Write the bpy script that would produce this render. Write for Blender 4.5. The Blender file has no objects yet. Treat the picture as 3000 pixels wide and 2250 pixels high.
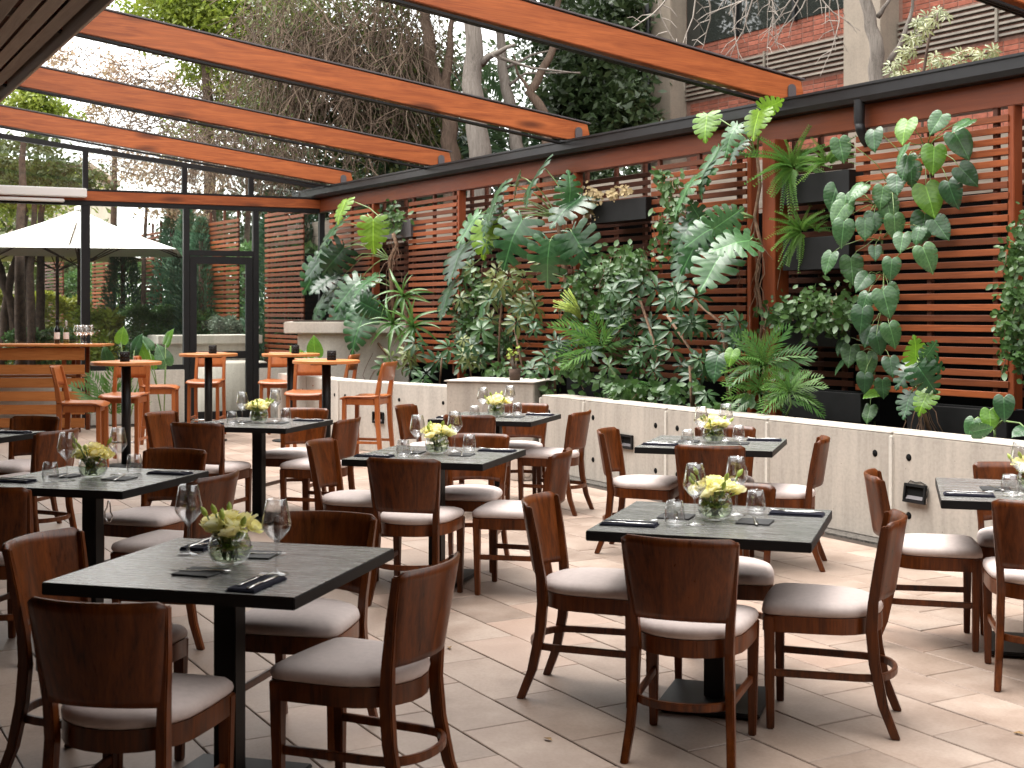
import bpy, bmesh, math, random
from mathutils import Vector, Matrix
R = random.Random(11)
SC = bpy.context.scene
COL = SC.collection
rad = math.radians
V = Vector

# ---------------------------------------------------------------- camera, sky, sun, exposure
HC, FPX, YH = 1.595, 3900.0, 917.0            # eye height, focal length and horizon row on a 3000 px wide frame
cam = bpy.data.cameras.new('camera')
camo = bpy.data.objects.new('camera', cam); COL.objects.link(camo)
camo.location = (0, 0, HC); camo.rotation_euler = (rad(90), 0, 0)
cam.sensor_width = 36.0; cam.lens = 36.0 * FPX / 3000.0
cam.shift_y = -(1125 - YH) / 3000.0
cam.clip_start = 0.05; cam.clip_end = 400
cam.dof.use_dof = True; cam.dof.focus_distance = 8.5; cam.dof.aperture_fstop = 7.0
SC.camera = camo

w = bpy.data.worlds.new('World'); SC.world = w; w.use_nodes = True
nt = w.node_tree; nt.nodes.clear()
sky = nt.nodes.new('ShaderNodeTexSky'); sky.sky_type = 'NISHITA'; sky.sun_disc = False
SUN_EL, SUN_AZ = 70, -75                      # degrees; azimuth from +Y towards +X
sky.sun_elevation = rad(SUN_EL); sky.sun_rotation = rad(SUN_AZ)
sky.air_density = 1.0; sky.dust_density = 3.0; sky.ozone_density = 1.0
hs = nt.nodes.new('ShaderNodeHueSaturation'); hs.inputs['Saturation'].default_value = 0.12   # cloud cover
mixw = nt.nodes.new('ShaderNodeMix'); mixw.data_type = 'RGBA'; mixw.inputs[0].default_value = 0.45
mixw.inputs[7].default_value = (9.5, 9.4, 9.0, 1)
bg = nt.nodes.new('ShaderNodeBackground'); bg.inputs[1].default_value = 0.15
wo = nt.nodes.new('ShaderNodeOutputWorld')
nt.links.new(sky.outputs[0], hs.inputs['Color']); nt.links.new(hs.outputs[0], mixw.inputs[6])
nt.links.new(mixw.outputs[2], bg.inputs[0]); nt.links.new(bg.outputs[0], wo.inputs[0])

sl = bpy.data.lights.new('sun', 'SUN'); sl.energy = 1.5; sl.angle = rad(45); sl.color = (1, .96, .9)
so = bpy.data.objects.new('sun', sl); COL.objects.link(so)
e, a = rad(SUN_EL), rad(SUN_AZ)
sd = V((math.cos(e) * math.sin(a), math.cos(e) * math.cos(a), math.sin(e)))
so.rotation_euler = (-sd).to_track_quat('-Z', 'Y').to_euler(); so.location = (0, 0, 30)

vs = SC.view_settings
vs.view_transform = 'Standard'; vs.look = 'None'; vs.gamma = 1; vs.use_curve_mapping = False; vs.exposure = 1.92
SC.cycles.use_denoising = True
SC.cycles.max_bounces = 10; SC.cycles.transparent_max_bounces = 24; SC.cycles.diffuse_bounces = 4
SC.cycles.caustics_reflective = False; SC.cycles.caustics_refractive = False

# ---------------------------------------------------------------- helpers
def at(px, py, Y):                             # point at depth Y seen at (px, py) of the 3000 px frame
    return V(((px - 1500) / FPX * Y, Y, HC - (py - YH) / FPX * Y))

class MB:
    def __init__(s): s.v = []; s.f = []; s.sm = []
    def add(s, vs_, fs, smooth=False):
        b = len(s.v); s.v += [tuple(p) for p in vs_]
        s.f += [tuple(b + i for i in q) for q in fs]; s.sm += [smooth] * len(fs)
    def box(s, c, d, M=None):
        x, y, z = [k / 2 for k in d]
        P = [V((i * x, j * y, k * z)) for k in (-1, 1) for j in (-1, 1) for i in (-1, 1)]
        if M: P = [M @ p for p in P]
        s.add([V(c) + p for p in P], [(0, 2, 3, 1), (4, 5, 7, 6), (0, 1, 5, 4), (2, 6, 7, 3), (0, 4, 6, 2), (1, 3, 7, 5)]); return s
    def hexa(s, P):                            # 8 points: bottom ring of 4, top ring of 4
        s.add(P, [(3, 2, 1, 0), (4, 5, 6, 7), (0, 1, 5, 4), (1, 2, 6, 5), (2, 3, 7, 6), (3, 0, 4, 7)]); return s
    def tube(s, pts, r, n=8, cap=True, smooth=True, rect=None):
        pts = [V(p) for p in pts]; m = len(pts)
        rr = r if isinstance(r, (list, tuple)) else [r] * m
        ring = []; prev = None
        for i, p in enumerate(pts):
            t = (pts[min(i + 1, m - 1)] - pts[max(i - 1, 0)])
            if t.length < 1e-9: t = V((0, 0, 1))
            t.normalize()
            if prev is None:
                u = t.cross(V((0, 0, 1)))
                if u.length < .05: u = t.cross(V((0, 1, 0)))
            else:
                u = prev - t * prev.dot(t)
            u.normalize(); prev = u; q = t.cross(u)
            if rect:
                a_, b_ = rect
                ring.append([p + u * (i_ * a_) + q * (j_ * b_) for i_, j_ in ((-1, -1), (1, -1), (1, 1), (-1, 1))])
            else:
                ring.append([p + (u * math.cos(2 * math.pi * k / n) + q * math.sin(2 * math.pi * k / n)) * rr[i] for k in range(n)])
        k_ = len(ring[0]); vs_ = [p for g in ring for p in g]; fs = []
        for i in range(m - 1):
            for k in range(k_):
                a_, b_ = i * k_ + k, i * k_ + (k + 1) % k_
                fs.append((a_, b_, b_ + k_, a_ + k_))
        if cap: fs += [tuple(range(k_))[::-1], tuple((m - 1) * k_ + k for k in range(k_))]
        s.add(vs_, fs, smooth and not rect); return s
    def lathe(s, prof, n=20, c=(0, 0, 0), smooth=True):
        c = V(c); vs_ = []; fs = []
        for r_, z in prof:
            for k in range(n):
                an = 2 * math.pi * k / n; vs_.append(c + V((r_ * math.cos(an), r_ * math.sin(an), z)))
        for i in range(len(prof) - 1):
            for k in range(n):
                a_, b_ = i * n + k, i * n + (k + 1) % n; fs.append((a_, b_, b_ + n, a_ + n))
        s.add(vs_, fs, smooth); return s
    def layers(s, rings, smooth=True, cap0=True, cap1=True):   # closed rings of equal length
        n = len(rings[0]); vs_ = [p for g in rings for p in g]; fs = []
        for i in range(len(rings) - 1):
            for k in range(n):
                a_, b_ = i * n + k, i * n + (k + 1) % n; fs.append((a_, b_, b_ + n, a_ + n))
        if cap0: fs.append(tuple(range(n))[::-1])
        if cap1: fs.append(tuple((len(rings) - 1) * n + k for k in range(n)))
        s.add(vs_, fs, smooth); return s
    def mesh(s, name, mat, bevel=0, seg=2):
        me = bpy.data.meshes.new(name); me.from_pydata(s.v, [], s.f)
        me.polygons.foreach_set('use_smooth', s.sm)
        if bevel:
            bm = bmesh.new(); bm.from_mesh(me)
            ed = [e_ for e_ in bm.edges if len(e_.link_faces) == 2 and e_.calc_face_angle(0) > .6]
            bmesh.ops.bevel(bm, geom=ed, offset=bevel, segments=seg, affect='EDGES', clamp_overlap=True)
            bm.to_mesh(me); bm.free()
        me.materials.append(mat); me.update(); return me
    def build(s, name, mat, parent=None, bevel=0, seg=2, loc=None, rz=None):
        return put(name, s.mesh(name, mat, bevel, seg), parent, loc, rz)

def put(name, me, parent=None, loc=None, rz=None, M=None):
    o = bpy.data.objects.new(name, me); COL.objects.link(o)
    if parent: o.parent = parent
    if loc is not None: o.location = loc
    if rz is not None: o.rotation_euler = (0, 0, rz)
    if M is not None: o.matrix_local = M
    return o
def tag(o, label=None, cat=None, group=None, kind=None):
    if label: o['label'] = label
    if cat: o['category'] = cat
    if group: o['group'] = group
    if kind: o['kind'] = kind
    return o
def thing(name, label, cat, loc=(0, 0, 0), rz=0, group=None):
    return tag(put(name, None, None, loc, rz), label, cat, group)
def struct(name, mb, mat, bevel=0, loc=None, rz=None):
    return tag(mb.build(name, mat, None, bevel, 2, loc, rz), kind='structure')
def dup(root, loc, rz, label=None, group=None, parent=None):
    r_ = root.copy(); COL.objects.link(r_); r_.location = loc; r_.rotation_euler = (0, 0, rz)
    if label: r_['label'] = label
    if group: r_['group'] = group
    for ch in root.children:
        c_ = ch.copy(); COL.objects.link(c_); c_.parent = r_
        for g_ in ch.children:
            d_ = g_.copy(); COL.objects.link(d_); d_.parent = c_
    return r_

# ---------------------------------------------------------------- materials
def newmat(name):
    m = bpy.data.materials.new(name); m.use_nodes = True
    t = m.node_tree; t.nodes.clear()
    o = t.nodes.new('ShaderNodeOutputMaterial'); p = t.nodes.new('ShaderNodeBsdfPrincipled')
    t.links.new(p.outputs[0], o.inputs[0]); return m, t, p, o
def nd(t, ty, **k):
    n = t.nodes.new(ty)
    for a_, b_ in k.items(): setattr(n, a_, b_)
    return n
def ramp(t, stops, src):
    n = nd(t, 'ShaderNodeValToRGB'); e_ = n.color_ramp.elements
    while len(e_) < len(stops): e_.new(.5)
    for i, (p_, c_) in enumerate(stops):
        e_[i].position = p_; e_[i].color = (*c_, 1) if len(c_) == 3 else c_
    t.links.new(src, n.inputs[0]); return n.outputs[0]
def coords(t, scale, rand=True, kind='Object'):
    tc = nd(t, 'ShaderNodeTexCoord'); mp = nd(t, 'ShaderNodeMapping'); mp.inputs['Scale'].default_value = scale
    src = tc.outputs[kind]
    if rand:
        oi = nd(t, 'ShaderNodeObjectInfo'); mu = nd(t, 'ShaderNodeMath', operation='MULTIPLY'); mu.inputs[1].default_value = 37.0
        t.links.new(oi.outputs['Random'], mu.inputs[0]); ad = nd(t, 'ShaderNodeVectorMath', operation='ADD')
        t.links.new(src, ad.inputs[0]); t.links.new(mu.outputs[0], ad.inputs[1]); src = ad.outputs[0]
    t.links.new(src, mp.inputs['Vector']); return mp.outputs[0]
def noise(t, vec, scale, detail=5, rough=.55, dist=0):
    n = nd(t, 'ShaderNodeTexNoise'); n.inputs['Scale'].default_value = scale; n.inputs['Detail'].default_value = detail
    n.inputs['Roughness'].default_value = rough; n.inputs['Distortion'].default_value = dist
    t.links.new(vec, n.inputs['Vector']); return n.outputs['Fac']
def bump(t, p, h, s, d=.01):
    b = nd(t, 'ShaderNodeBump'); b.inputs['Strength'].default_value = s; b.inputs['Distance'].default_value = d
    t.links.new(h, b.inputs['Height']); t.links.new(b.outputs[0], p.inputs['Normal'])
def mix(t, fac, a_, b_, mode='MIX'):
    n = nd(t, 'ShaderNodeMix', data_type='RGBA', blend_type=mode)
    for s_, i in ((fac, 0), (a_, 6), (b_, 7)):
        if isinstance(s_, (int, float)): n.inputs[i].default_value = s_
        elif isinstance(s_, tuple): n.inputs[i].default_value = (*s_, 1)
        else: t.links.new(s_, n.inputs[i])
    return n.outputs[2]
def vary(t, col, lo, hi):                       # brightness by object
    oi = nd(t, 'ShaderNodeObjectInfo'); mr = nd(t, 'ShaderNodeMapRange'); mr.inputs[3].default_value = lo; mr.inputs[4].default_value = hi
    t.links.new(oi.outputs['Random'], mr.inputs[0]); hv = nd(t, 'ShaderNodeHueSaturation')
    t.links.new(mr.outputs[0], hv.inputs['Value'])
    if isinstance(col, tuple): hv.inputs['Color'].default_value = (*col, 1)
    else: t.links.new(col, hv.inputs['Color'])
    return hv.outputs[0]

def plain(name, col, rough=.5, metal=0, spec=.5, var=None, nz=None, bmp=0, coat=0):
    m, t, p, o = newmat(name); c_ = col
    if nz:
        f = noise(t, coords(t, (1, 1, 1)), nz[0], 5)
        c_ = ramp(t, [(.3, tuple(k * (1 - nz[1]) for k in col)), (.7, tuple(min(1, k * (1 + nz[1])) for k in col))], f)
        if bmp: bump(t, p, f, bmp)
    if var: c_ = vary(t, c_, *var)
    if isinstance(c_, tuple): p.inputs['Base Color'].default_value = (*c_, 1)
    else: t.links.new(c_, p.inputs['Base Color'])
    p.inputs['Roughness'].default_value = rough; p.inputs['Metallic'].default_value = metal
    p.inputs['Specular IOR Level'].default_value = spec; p.inputs['Coat Weight'].default_value = coat; p.inputs['Coat Roughness'].default_value = .15
    return m
def wood(name, dark, light, stretch, scale=1.0, rough=.45, coat=0.0, var=(.8, 1.2), knots=False, fig=1.5, bmp=.15, spec=.35):
    m, t, p, o = newmat(name)
    v_ = coords(t, stretch)
    f = noise(t, v_, 2.0 * scale, 4, .55, fig)
    mxs = min(stretch); st2 = tuple((k * 5 if k > mxs * 1.5 else k * 1.2) for k in stretch); g = noise(t, coords(t, st2), 4 * scale, 4, .6, .6)
    c_ = ramp(t, [(.25, dark), (.75, light)], f)
    c_ = mix(t, .35, c_, ramp(t, [(.3, tuple(k * .55 for k in dark)), (.7, light)], g), 'MIX')
    if knots:
        vo = nd(t, 'ShaderNodeTexVoronoi'); vo.inputs['Scale'].default_value = 1.0
        vo.inputs['Randomness'].default_value = 1.0
        t.links.new(coords(t, knots), vo.inputs['Vector'])
        c_ = mix(t, ramp(t, [(.12, (.8, .8, .8)), (.28, (0, 0, 0))], vo.outputs['Distance']), c_, tuple(k * .3 for k in dark))
    c_ = vary(t, c_, *var)
    t.links.new(c_, p.inputs['Base Color']); p.inputs['Roughness'].default_value = rough
    t.links.new(ramp(t, [(.3, (rough * .8,) * 3), (.7, (min(1, rough * 1.25),) * 3)], g), p.inputs['Roughness'])
    p.inputs['Coat Weight'].default_value = coat; p.inputs['Coat Roughness'].default_value = .18; p.inputs['Specular IOR Level'].default_value = spec
    bump(t, p, g, bmp, .003); return m
def glass_mat(name, tint, ior=1.5, rough=0.0, boost=1.0, dirt=0.0):   # thin pane: see-through plus reflection
    m, t, p, o = newmat(name); t.nodes.remove(p)
    tr = nd(t, 'ShaderNodeBsdfTransparent'); tr.inputs[0].default_value = (*tint, 1)
    gl = nd(t, 'ShaderNodeBsdfGlossy'); gl.inputs['Roughness'].default_value = rough
    fr = nd(t, 'ShaderNodeLayerWeight'); fr.inputs[0].default_value = .5
    pw = nd(t, 'ShaderNodeMath', operation='POWER'); pw.inputs[1].default_value = 3.0; t.links.new(fr.outputs['Facing'], pw.inputs[0])
    f0 = ((ior - 1) / (ior + 1)) ** 2 * boost
    mu = nd(t, 'ShaderNodeMapRange'); mu.inputs[3].default_value = f0; mu.inputs[4].default_value = .9
    mx = nd(t, 'ShaderNodeMixShader')
    t.links.new(pw.outputs[0], mu.inputs[0]); t.links.new(mu.outputs[0], mx.inputs[0])
    t.links.new(tr.outputs[0], mx.inputs[1]); t.links.new(gl.outputs[0], mx.inputs[2]); last = mx.outputs[0]
    if dirt:
        df = nd(t, 'ShaderNodeBsdfDiffuse'); df.inputs[0].default_value = (.7, .72, .7, 1)
        m2 = nd(t, 'ShaderNodeMixShader'); f = noise(t, coords(t, (.6, .6, 1.4)), 2.2, 6)
        t.links.new(ramp(t, [(.35, (dirt * .3,) * 3), (.75, (dirt,) * 3)], f), m2.inputs[0])
        t.links.new(last, m2.inputs[1]); t.links.new(df.outputs[0], m2.inputs[2]); last = m2.outputs[0]
    t.links.new(last, o.inputs[0]); return m
def leafmat(name, dark, light, rough=.4, trans=.25, var=(.75, 1.3), veins=0, size=.4, hue=.02):
    m, t, p, o = newmat(name)
    f = noise(t, coords(t, (1, 1, 1)), 5.0 / size * .4, 4)
    c_ = ramp(t, [(.3, dark), (.7, light)], f)
    if veins:
        tc = nd(t, 'ShaderNodeTexCoord'); sx = nd(t, 'ShaderNodeSeparateXYZ'); t.links.new(tc.outputs['Object'], sx.inputs[0])
        ab = nd(t, 'ShaderNodeMath', operation='ABSOLUTE'); t.links.new(sx.outputs[0], ab.inputs[0])
        mid = ramp(t, [(.006, (1, 1, 1)), (.02, (0, 0, 0))], ab.outputs[0])
        mu = nd(t, 'ShaderNodeMath', operation='MULTIPLY'); mu.inputs[1].default_value = .55; t.links.new(ab.outputs[0], mu.inputs[0])
        su = nd(t, 'ShaderNodeMath', operation='SUBTRACT'); t.links.new(sx.outputs[1], su.inputs[0]); t.links.new(mu.outputs[0], su.inputs[1])
        m2 = nd(t, 'ShaderNodeMath', operation='MULTIPLY'); m2.inputs[1].default_value = veins; t.links.new(su.outputs[0], m2.inputs[0])
        sn = nd(t, 'ShaderNodeMath', operation='SINE'); t.links.new(m2.outputs[0], sn.inputs[0])
        lat = ramp(t, [(.88, (0, 0, 0)), (1, (1, 1, 1))], sn.outputs[0])
        c_ = mix(t, mix(t, .45, (0, 0, 0), lat), c_, tuple(min(1, k * 1.3) for k in light)); c_ = mix(t, mid, c_, tuple(min(1, k * 1.9) for k in light))
        bump(t, p, sn.outputs[0], .05, .02)
    c_ = vary(t, c_, *var)
    if hue:
        oi = nd(t, 'ShaderNodeObjectInfo'); mr = nd(t, 'ShaderNodeMapRange'); mr.inputs[3].default_value = .5 + hue; mr.inputs[4].default_value = .5 - hue
        t.links.new(oi.outputs['Random'], mr.inputs[0]); hv = nd(t, 'ShaderNodeHueSaturation'); t.links.new(mr.outputs[0], hv.inputs['Hue']); t.links.new(c_, hv.inputs['Color']); c_ = hv.outputs[0]
    t.links.new(c_, p.inputs['Base Color']); p.inputs['Roughness'].default_value = rough
    tl = nd(t, 'ShaderNodeBsdfTranslucent'); t.links.new(mix(t, .5, c_, tuple(min(1, k * 2.2) for k in light)), tl.inputs[0])
    mx = nd(t, 'ShaderNodeMixShader'); mx.inputs[0].default_value = trans
    t.links.new(p.outputs[0], mx.inputs[1]); t.links.new(tl.outputs[0], mx.inputs[2]); t.links.new(mx.outputs[0], o.inputs[0]); return m
def cloudleaf(name, cols, rough=.5, trans=.3):     # crowns: colour by position, patchy
    m, t, p, o = newmat(name)
    f = noise(t, coords(t, (1, 1, 1), False), .9, 3); g = noise(t, coords(t, (1, 1, 1), False), 9, 2)
    c_ = mix(t, .5, ramp(t, [(.3 + .4 * i / (len(cols) - 1), k) for i, k in enumerate(cols)], f), ramp(t, [(.3 + .4 * i / (len(cols) - 1), k) for i, k in enumerate(cols)], g))
    t.links.new(c_, p.inputs['Base Color']); p.inputs['Roughness'].default_value = rough
    tl = nd(t, 'ShaderNodeBsdfTranslucent'); t.links.new(c_, tl.inputs[0])
    mx = nd(t, 'ShaderNodeMixShader'); mx.inputs[0].default_value = trans
    t.links.new(p.outputs[0], mx.inputs[1]); t.links.new(tl.outputs[0], mx.inputs[2]); t.links.new(mx.outputs[0], o.inputs[0]); return m
def concrete(name, col, streak=.35, pits=True):
    m, t, p, o = newmat(name)
    v_ = coords(t, (1, 1, 1), False); f = noise(t, v_, 2.2, 8, .65); g = noise(t, v_, 38, 4)
    s_ = noise(t, coords(t, (7, 7, .5), False), 1.6, 6)
    c_ = ramp(t, [(.28, tuple(k * .72 for k in col)), (.72, tuple(min(1, k * 1.12) for k in col))], f)
    c_ = mix(t, streak, c_, ramp(t, [(.3, tuple(k * .55 for k in col)), (.6, col)], s_))
    c_ = mix(t, .2, c_, ramp(t, [(.3, tuple(k * .5 for k in col)), (.6, tuple(min(1, k * 1.1) for k in col))], g))
    if pits:
        vo = nd(t, 'ShaderNodeTexVoronoi'); vo.inputs['Scale'].default_value = 26; t.links.new(v_, vo.inputs['Vector'])
        vo2 = noise(t, v_, 7, 2)
        pm = ramp(t, [(.06, (1, 1, 1)), (.13, (0, 0, 0))], vo.outputs['Distance'])
        pm = mix(t, ramp(t, [(.52, (0, 0, 0)), (.6, (1, 1, 1))], vo2), (0, 0, 0), pm)
        c_ = mix(t, pm, c_, tuple(k * .18 for k in col))
    t.links.new(c_, p.inputs['Base Color']); p.inputs['Roughness'].default_value = .8
    bump(t, p, g, .25, .004); return m

M = {}
M['beam'] = wood('beam_wood', (.20, .040, .010), (.52, .145, .040), (.5, 7, 5), 1.2, .5, .1, (.9, 1.1), knots=(1.1, 4.5, 4.5))
M['beam_y'] = wood('roof_beam_wood', (.20, .040, .010), (.52, .145, .040), (7, .5, 5), 1.2, .5, .1, (.9, 1.1), knots=(4.5, 1.1, 4.5))
M['slat'] = wood('slat_wood', (.115, .026, .007), (.265, .068, .018), (.6, 9, 9), 1.5, .5, .0, (.55, 1.5))
M['fascia'] = wood('shaded_fascia_wood', (.12, .026, .008), (.22, .052, .016), (.5, 7, 5), 1.2, .5, .05, (.95, 1.05))  # beam wood darkened: the shade under the gutter is in the colour
M['slat_dark'] = wood('dark_slat_wood', (.07, .022, .012), (.15, .05, .026), (.6, 9, 9), 1.5, .7, 0, (.6, 1.3))  # darker, duller slat tone for set-back panels, battens and roof deck
M['post'] = wood('post_wood', (.15, .031, .009), (.27, .063, .018), (7, 7, .6), 1.2, .5, .05, (.85, 1.15))
M['chair'] = wood('chair_walnut', (.014, .0030, .0009), (.185, .046, .0075), (4, 4, .7), 1.5, .34, .08, (.82, 1.22), fig=2.2, bmp=.03)
M['stool'] = wood('stool_cherry', (.29, .075, .020), (.48, .155, .046), (6, 6, .8), 1.4, .38, .2, (.85, 1.12), fig=1.0, bmp=.05)
M['bar'] = wood('bar_board', (.42, .135, .034), (.62, .25, .08), (.7, 6, 6), 1.4, .42, .15, (.88, 1.1), bmp=.05)
M['soffit'] = wood('soffit_board', (.27, .225, .19), (.42, .36, .315), (.5, 8, 8), 1.3, .6, 0, (.8, 1.15))
M['table'] = wood('table_laminate_sheen', (.045, .045, .044), (.30, .293, .28), (.9, 7, 7), 1.9, .24, .0, (.9, 1.1), fig=2.5, bmp=.08, spec=1.0)  # pale end of the grain is sky sheen painted into the tabletop
M['black'] = plain('black_steel', (.005, .005, .0055), .5, 0, .3, nz=(9, .3))
M['frame'] = plain('charcoal_frame', (.007, .007, .008), .5, 0, .3, nz=(6, .25))
M['gutter'] = plain('charcoal_gutter', (.014, .014, .015), .4, .2, .4, nz=(4, .3))
M['planter'] = plain('black_planter', (.006, .006, .0065), .6, 0, .3, nz=(7, .4))
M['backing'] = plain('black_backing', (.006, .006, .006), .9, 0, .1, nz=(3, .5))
M['bracket'] = plain('grey_bracket', (.10, .09, .095), .5, .2, .5)
M['steel'] = plain('brushed_steel', (.62, .61, .60), .22, 1)
M['seat'] = plain('mauve_seat', (.60, .51, .48), .75, 0, .25, var=(.88, 1.05), nz=(45, .06), bmp=.06)
M['concrete'] = concrete('raw_concrete', (.47, .42, .365), .6)
M['concrete_pale'] = concrete('pale_concrete', (.60, .56, .50), .4)
M['boards'] = wood('weathered_boards', (.26, .21, .17), (.46, .40, .33), (.5, 8, 6), 1, .85, 0, (.9, 1.1))
M['soil'] = plain('soil', (.035, .025, .018), .95, 0, .2, nz=(30, .5), bmp=.8)
M['gravel'] = plain('dark_gravel', (.09, .08, .07), .9, 0, .2, nz=(60, .6), bmp=1)
M['grout'] = plain('dark_grout', (.045, .034, .027), .9, 0, .2, nz=(30, .3))
M['glass'] = glass_mat('window_glass', (.90, .94, .92), 1.45, .0, 1.0, .015)
M['crystal'] = glass_mat('thin_glass', (.98, .98, .98), 1.5, .02, 3.2)
M['vase'] = glass_mat('vase_glass', (.965, .98, .97), 1.5, .0, 2.2)
M['water'] = glass_mat('water', (.90, .94, .84), 1.33, 0, 1.0)
M['canvas'] = plain('white_canvas', (.80, .78, .73), .85, 0, .2, nz=(14, .03))
M['white'] = plain('white_paint', (.78, .78, .76), .5)
M['napkin'] = plain('navy_napkin', (.012, .012, .022), .9, 0, .2, nz=(120, .2), bmp=.2)
M['slate'] = plain('black_slate', (.015, .015, .016), .6, 0, .5, nz=(25, .3), bmp=.2)
M['stem'] = plain('green_stem', (.13, .22, .06), .5, nz=(20, .3))
M['aroid'] = plain('pale_green_petiole', (.17, .26, .085), .42, nz=(15, .3))
M['root'] = plain('brown_root', (.17, .10, .06), .85, nz=(25, .4))
M['bark'] = wood('grey_bark', (.10, .085, .072), (.30, .262, .23), (9, 9, 1.1), 1.4, .9, 0, (.9, 1.1), fig=1.2, bmp=1.0, spec=.15)
M['bark_dark'] = plain('brown_bark', (.075, .05, .038), .9, 0, .2, nz=(11, .4), bmp=1)
M['bark_warm'] = wood('warm_bark', (.06, .042, .032), (.20, .14, .105), (9, 9, 1.1), 1.4, .9, 0, (.9, 1.1), fig=1.2, bmp=1.0, spec=.15)
M['twig'] = plain('dry_twig', (.125, .090, .066), .9, 0, .2, nz=(3, .5))
M['twig_pale'] = plain('bare_pale_twig', (.27, .235, .205), .85, 0, .2, nz=(6, .3))
M['brick'] = plain('red_brick', (.215, .070, .045), .85, 0, .2, var=(.72, 1.2), nz=(14, .25), bmp=.4)
M['mortar'] = plain('mortar', (.20, .115, .09), .95, 0, .1, nz=(20, .2))
M['render_col'] = concrete('column_render', (.25, .205, .16), .3, False)
M['louvre'] = plain('weathered_louvre', (.135, .115, .092), .6, 0, .4, var=(.85, 1.15), nz=(6, .25))
M['void'] = plain('dark_void', (.008, .008, .008), .9, 0, .1)
M['winglass'] = plain('dark_window_glass', (.02, .022, .02), .03, 0, .9)
M['monstera'] = leafmat('monstera_leaf', (0.01404, 0.04836, 0.01716), (0.03588, 0.0975, 0.03276), .30, .16, (.55, 1.7), 44, .4, .015)
M['monstera_lime'] = leafmat('young_monstera_leaf', (0.07225, 0.1615, 0.0136), (0.1487, 0.2805, 0.0255), .32, .32, (.85, 1.15), 44, .4, .01)
M['heart'] = leafmat('heart_leaf', (0.024, 0.068, 0.0256), (0.06, 0.136, 0.0496), .30, .18, (.6, 1.6), 40, .2, .02)
M['heart_lime'] = leafmat('young_heart_leaf', (0.068, 0.17, 0.017), (0.1318, 0.272, 0.034), .32, .32, (.85, 1.15), 40, .2, .01)
M['palm'] = leafmat('palm_leaf', (0.03825, 0.102, 0.0204), (0.102, 0.2125, 0.0425), .38, .28, (.8, 1.3), 0, .1)
M['fern'] = leafmat('fern_leaf', (0.0765, 0.1785, 0.0255), (0.1445, 0.289, 0.051), .5, .35, (.85, 1.2), 0, .1)
M['strap'] = leafmat('strap_leaf', (0.051, 0.1275, 0.02975), (0.1105, 0.2295, 0.051), .36, .25, (.8, 1.2), 0, .1)
M['scheff'] = leafmat('schefflera_leaf', (0.01404, 0.04524, 0.0156), (0.039, 0.0936, 0.02964), .42, .18, (.6, 1.6), 0, .1, .02)
M['scheff_var'] = leafmat('variegated_leaf', (0.03375, 0.07125, 0.021), (0.18, 0.2025, 0.06), .45, .2, (.6, 1.4), 0, .06, .02)
M['ivy'] = cloudleaf('ivy_leaf', [(0.0165, 0.045, 0.012), (0.045, 0.105, 0.024), (0.09, 0.165, 0.045)], .42, .2)
M['dryfern'] = cloudleaf('dry_fern', [(.30, .22, .10), (.46, .36, .20)], .8, .3)
M['lime_tree'] = cloudleaf('lime_tree_leaf', [(0.085, 0.1275, 0.0153), (0.187, 0.2465, 0.0255), (0.34, 0.374, 0.068)], .5, .45)
M['mid_tree'] = cloudleaf('mid_tree_leaf', [(0.0391, 0.05865, 0.01408), (0.08602, 0.1134, 0.02659), (0.172, 0.1877, 0.05474)], .5, .35)
M['dark_tree'] = cloudleaf('dark_tree_leaf', [(0.0143, 0.0299, 0.0104), (0.0325, 0.0572, 0.0195), (0.0715, 0.1008, 0.039)], .42, .25)
M['pink_bush'] = cloudleaf('pink_bush_leaf', [(.30, .19, .15), (.42, .30, .22), (.36, .34, .12)], .7, .4)
M['conifer'] = cloudleaf('conifer_leaf', [(0.02376, 0.06696, 0.03456), (0.0486, 0.1188, 0.06264), (0.0918, 0.1836, 0.1026)], .55, .2)
M['hedge'] = cloudleaf('hedge_leaf', [(0.03902, 0.09754, 0.02525), (0.0918, 0.1894, 0.05164), (0.1836, 0.3098, 0.0918)], .5, .3)
M['hedge_lime'] = cloudleaf('golden_hedge_leaf', [(0.115, 0.1495, 0.01725), (0.276, 0.299, 0.0345), (0.46, 0.437, 0.069)], .5, .35)
M['grey_shrub'] = cloudleaf('grey_shrub_leaf', [(.09, .13, .09), (.17, .22, .15), (.28, .32, .24)], .6, .25)
M['petal'] = leafmat('cream_petal', (.95, .86, .22), (.97, .93, .50), .55, .45, (.95, 1.05), 0, .05, .008)
M['bud'] = leafmat('green_bud', (.30, .42, .07), (.50, .60, .16), .5, .3, (.9, 1.1), 0, .05, 0)
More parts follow.
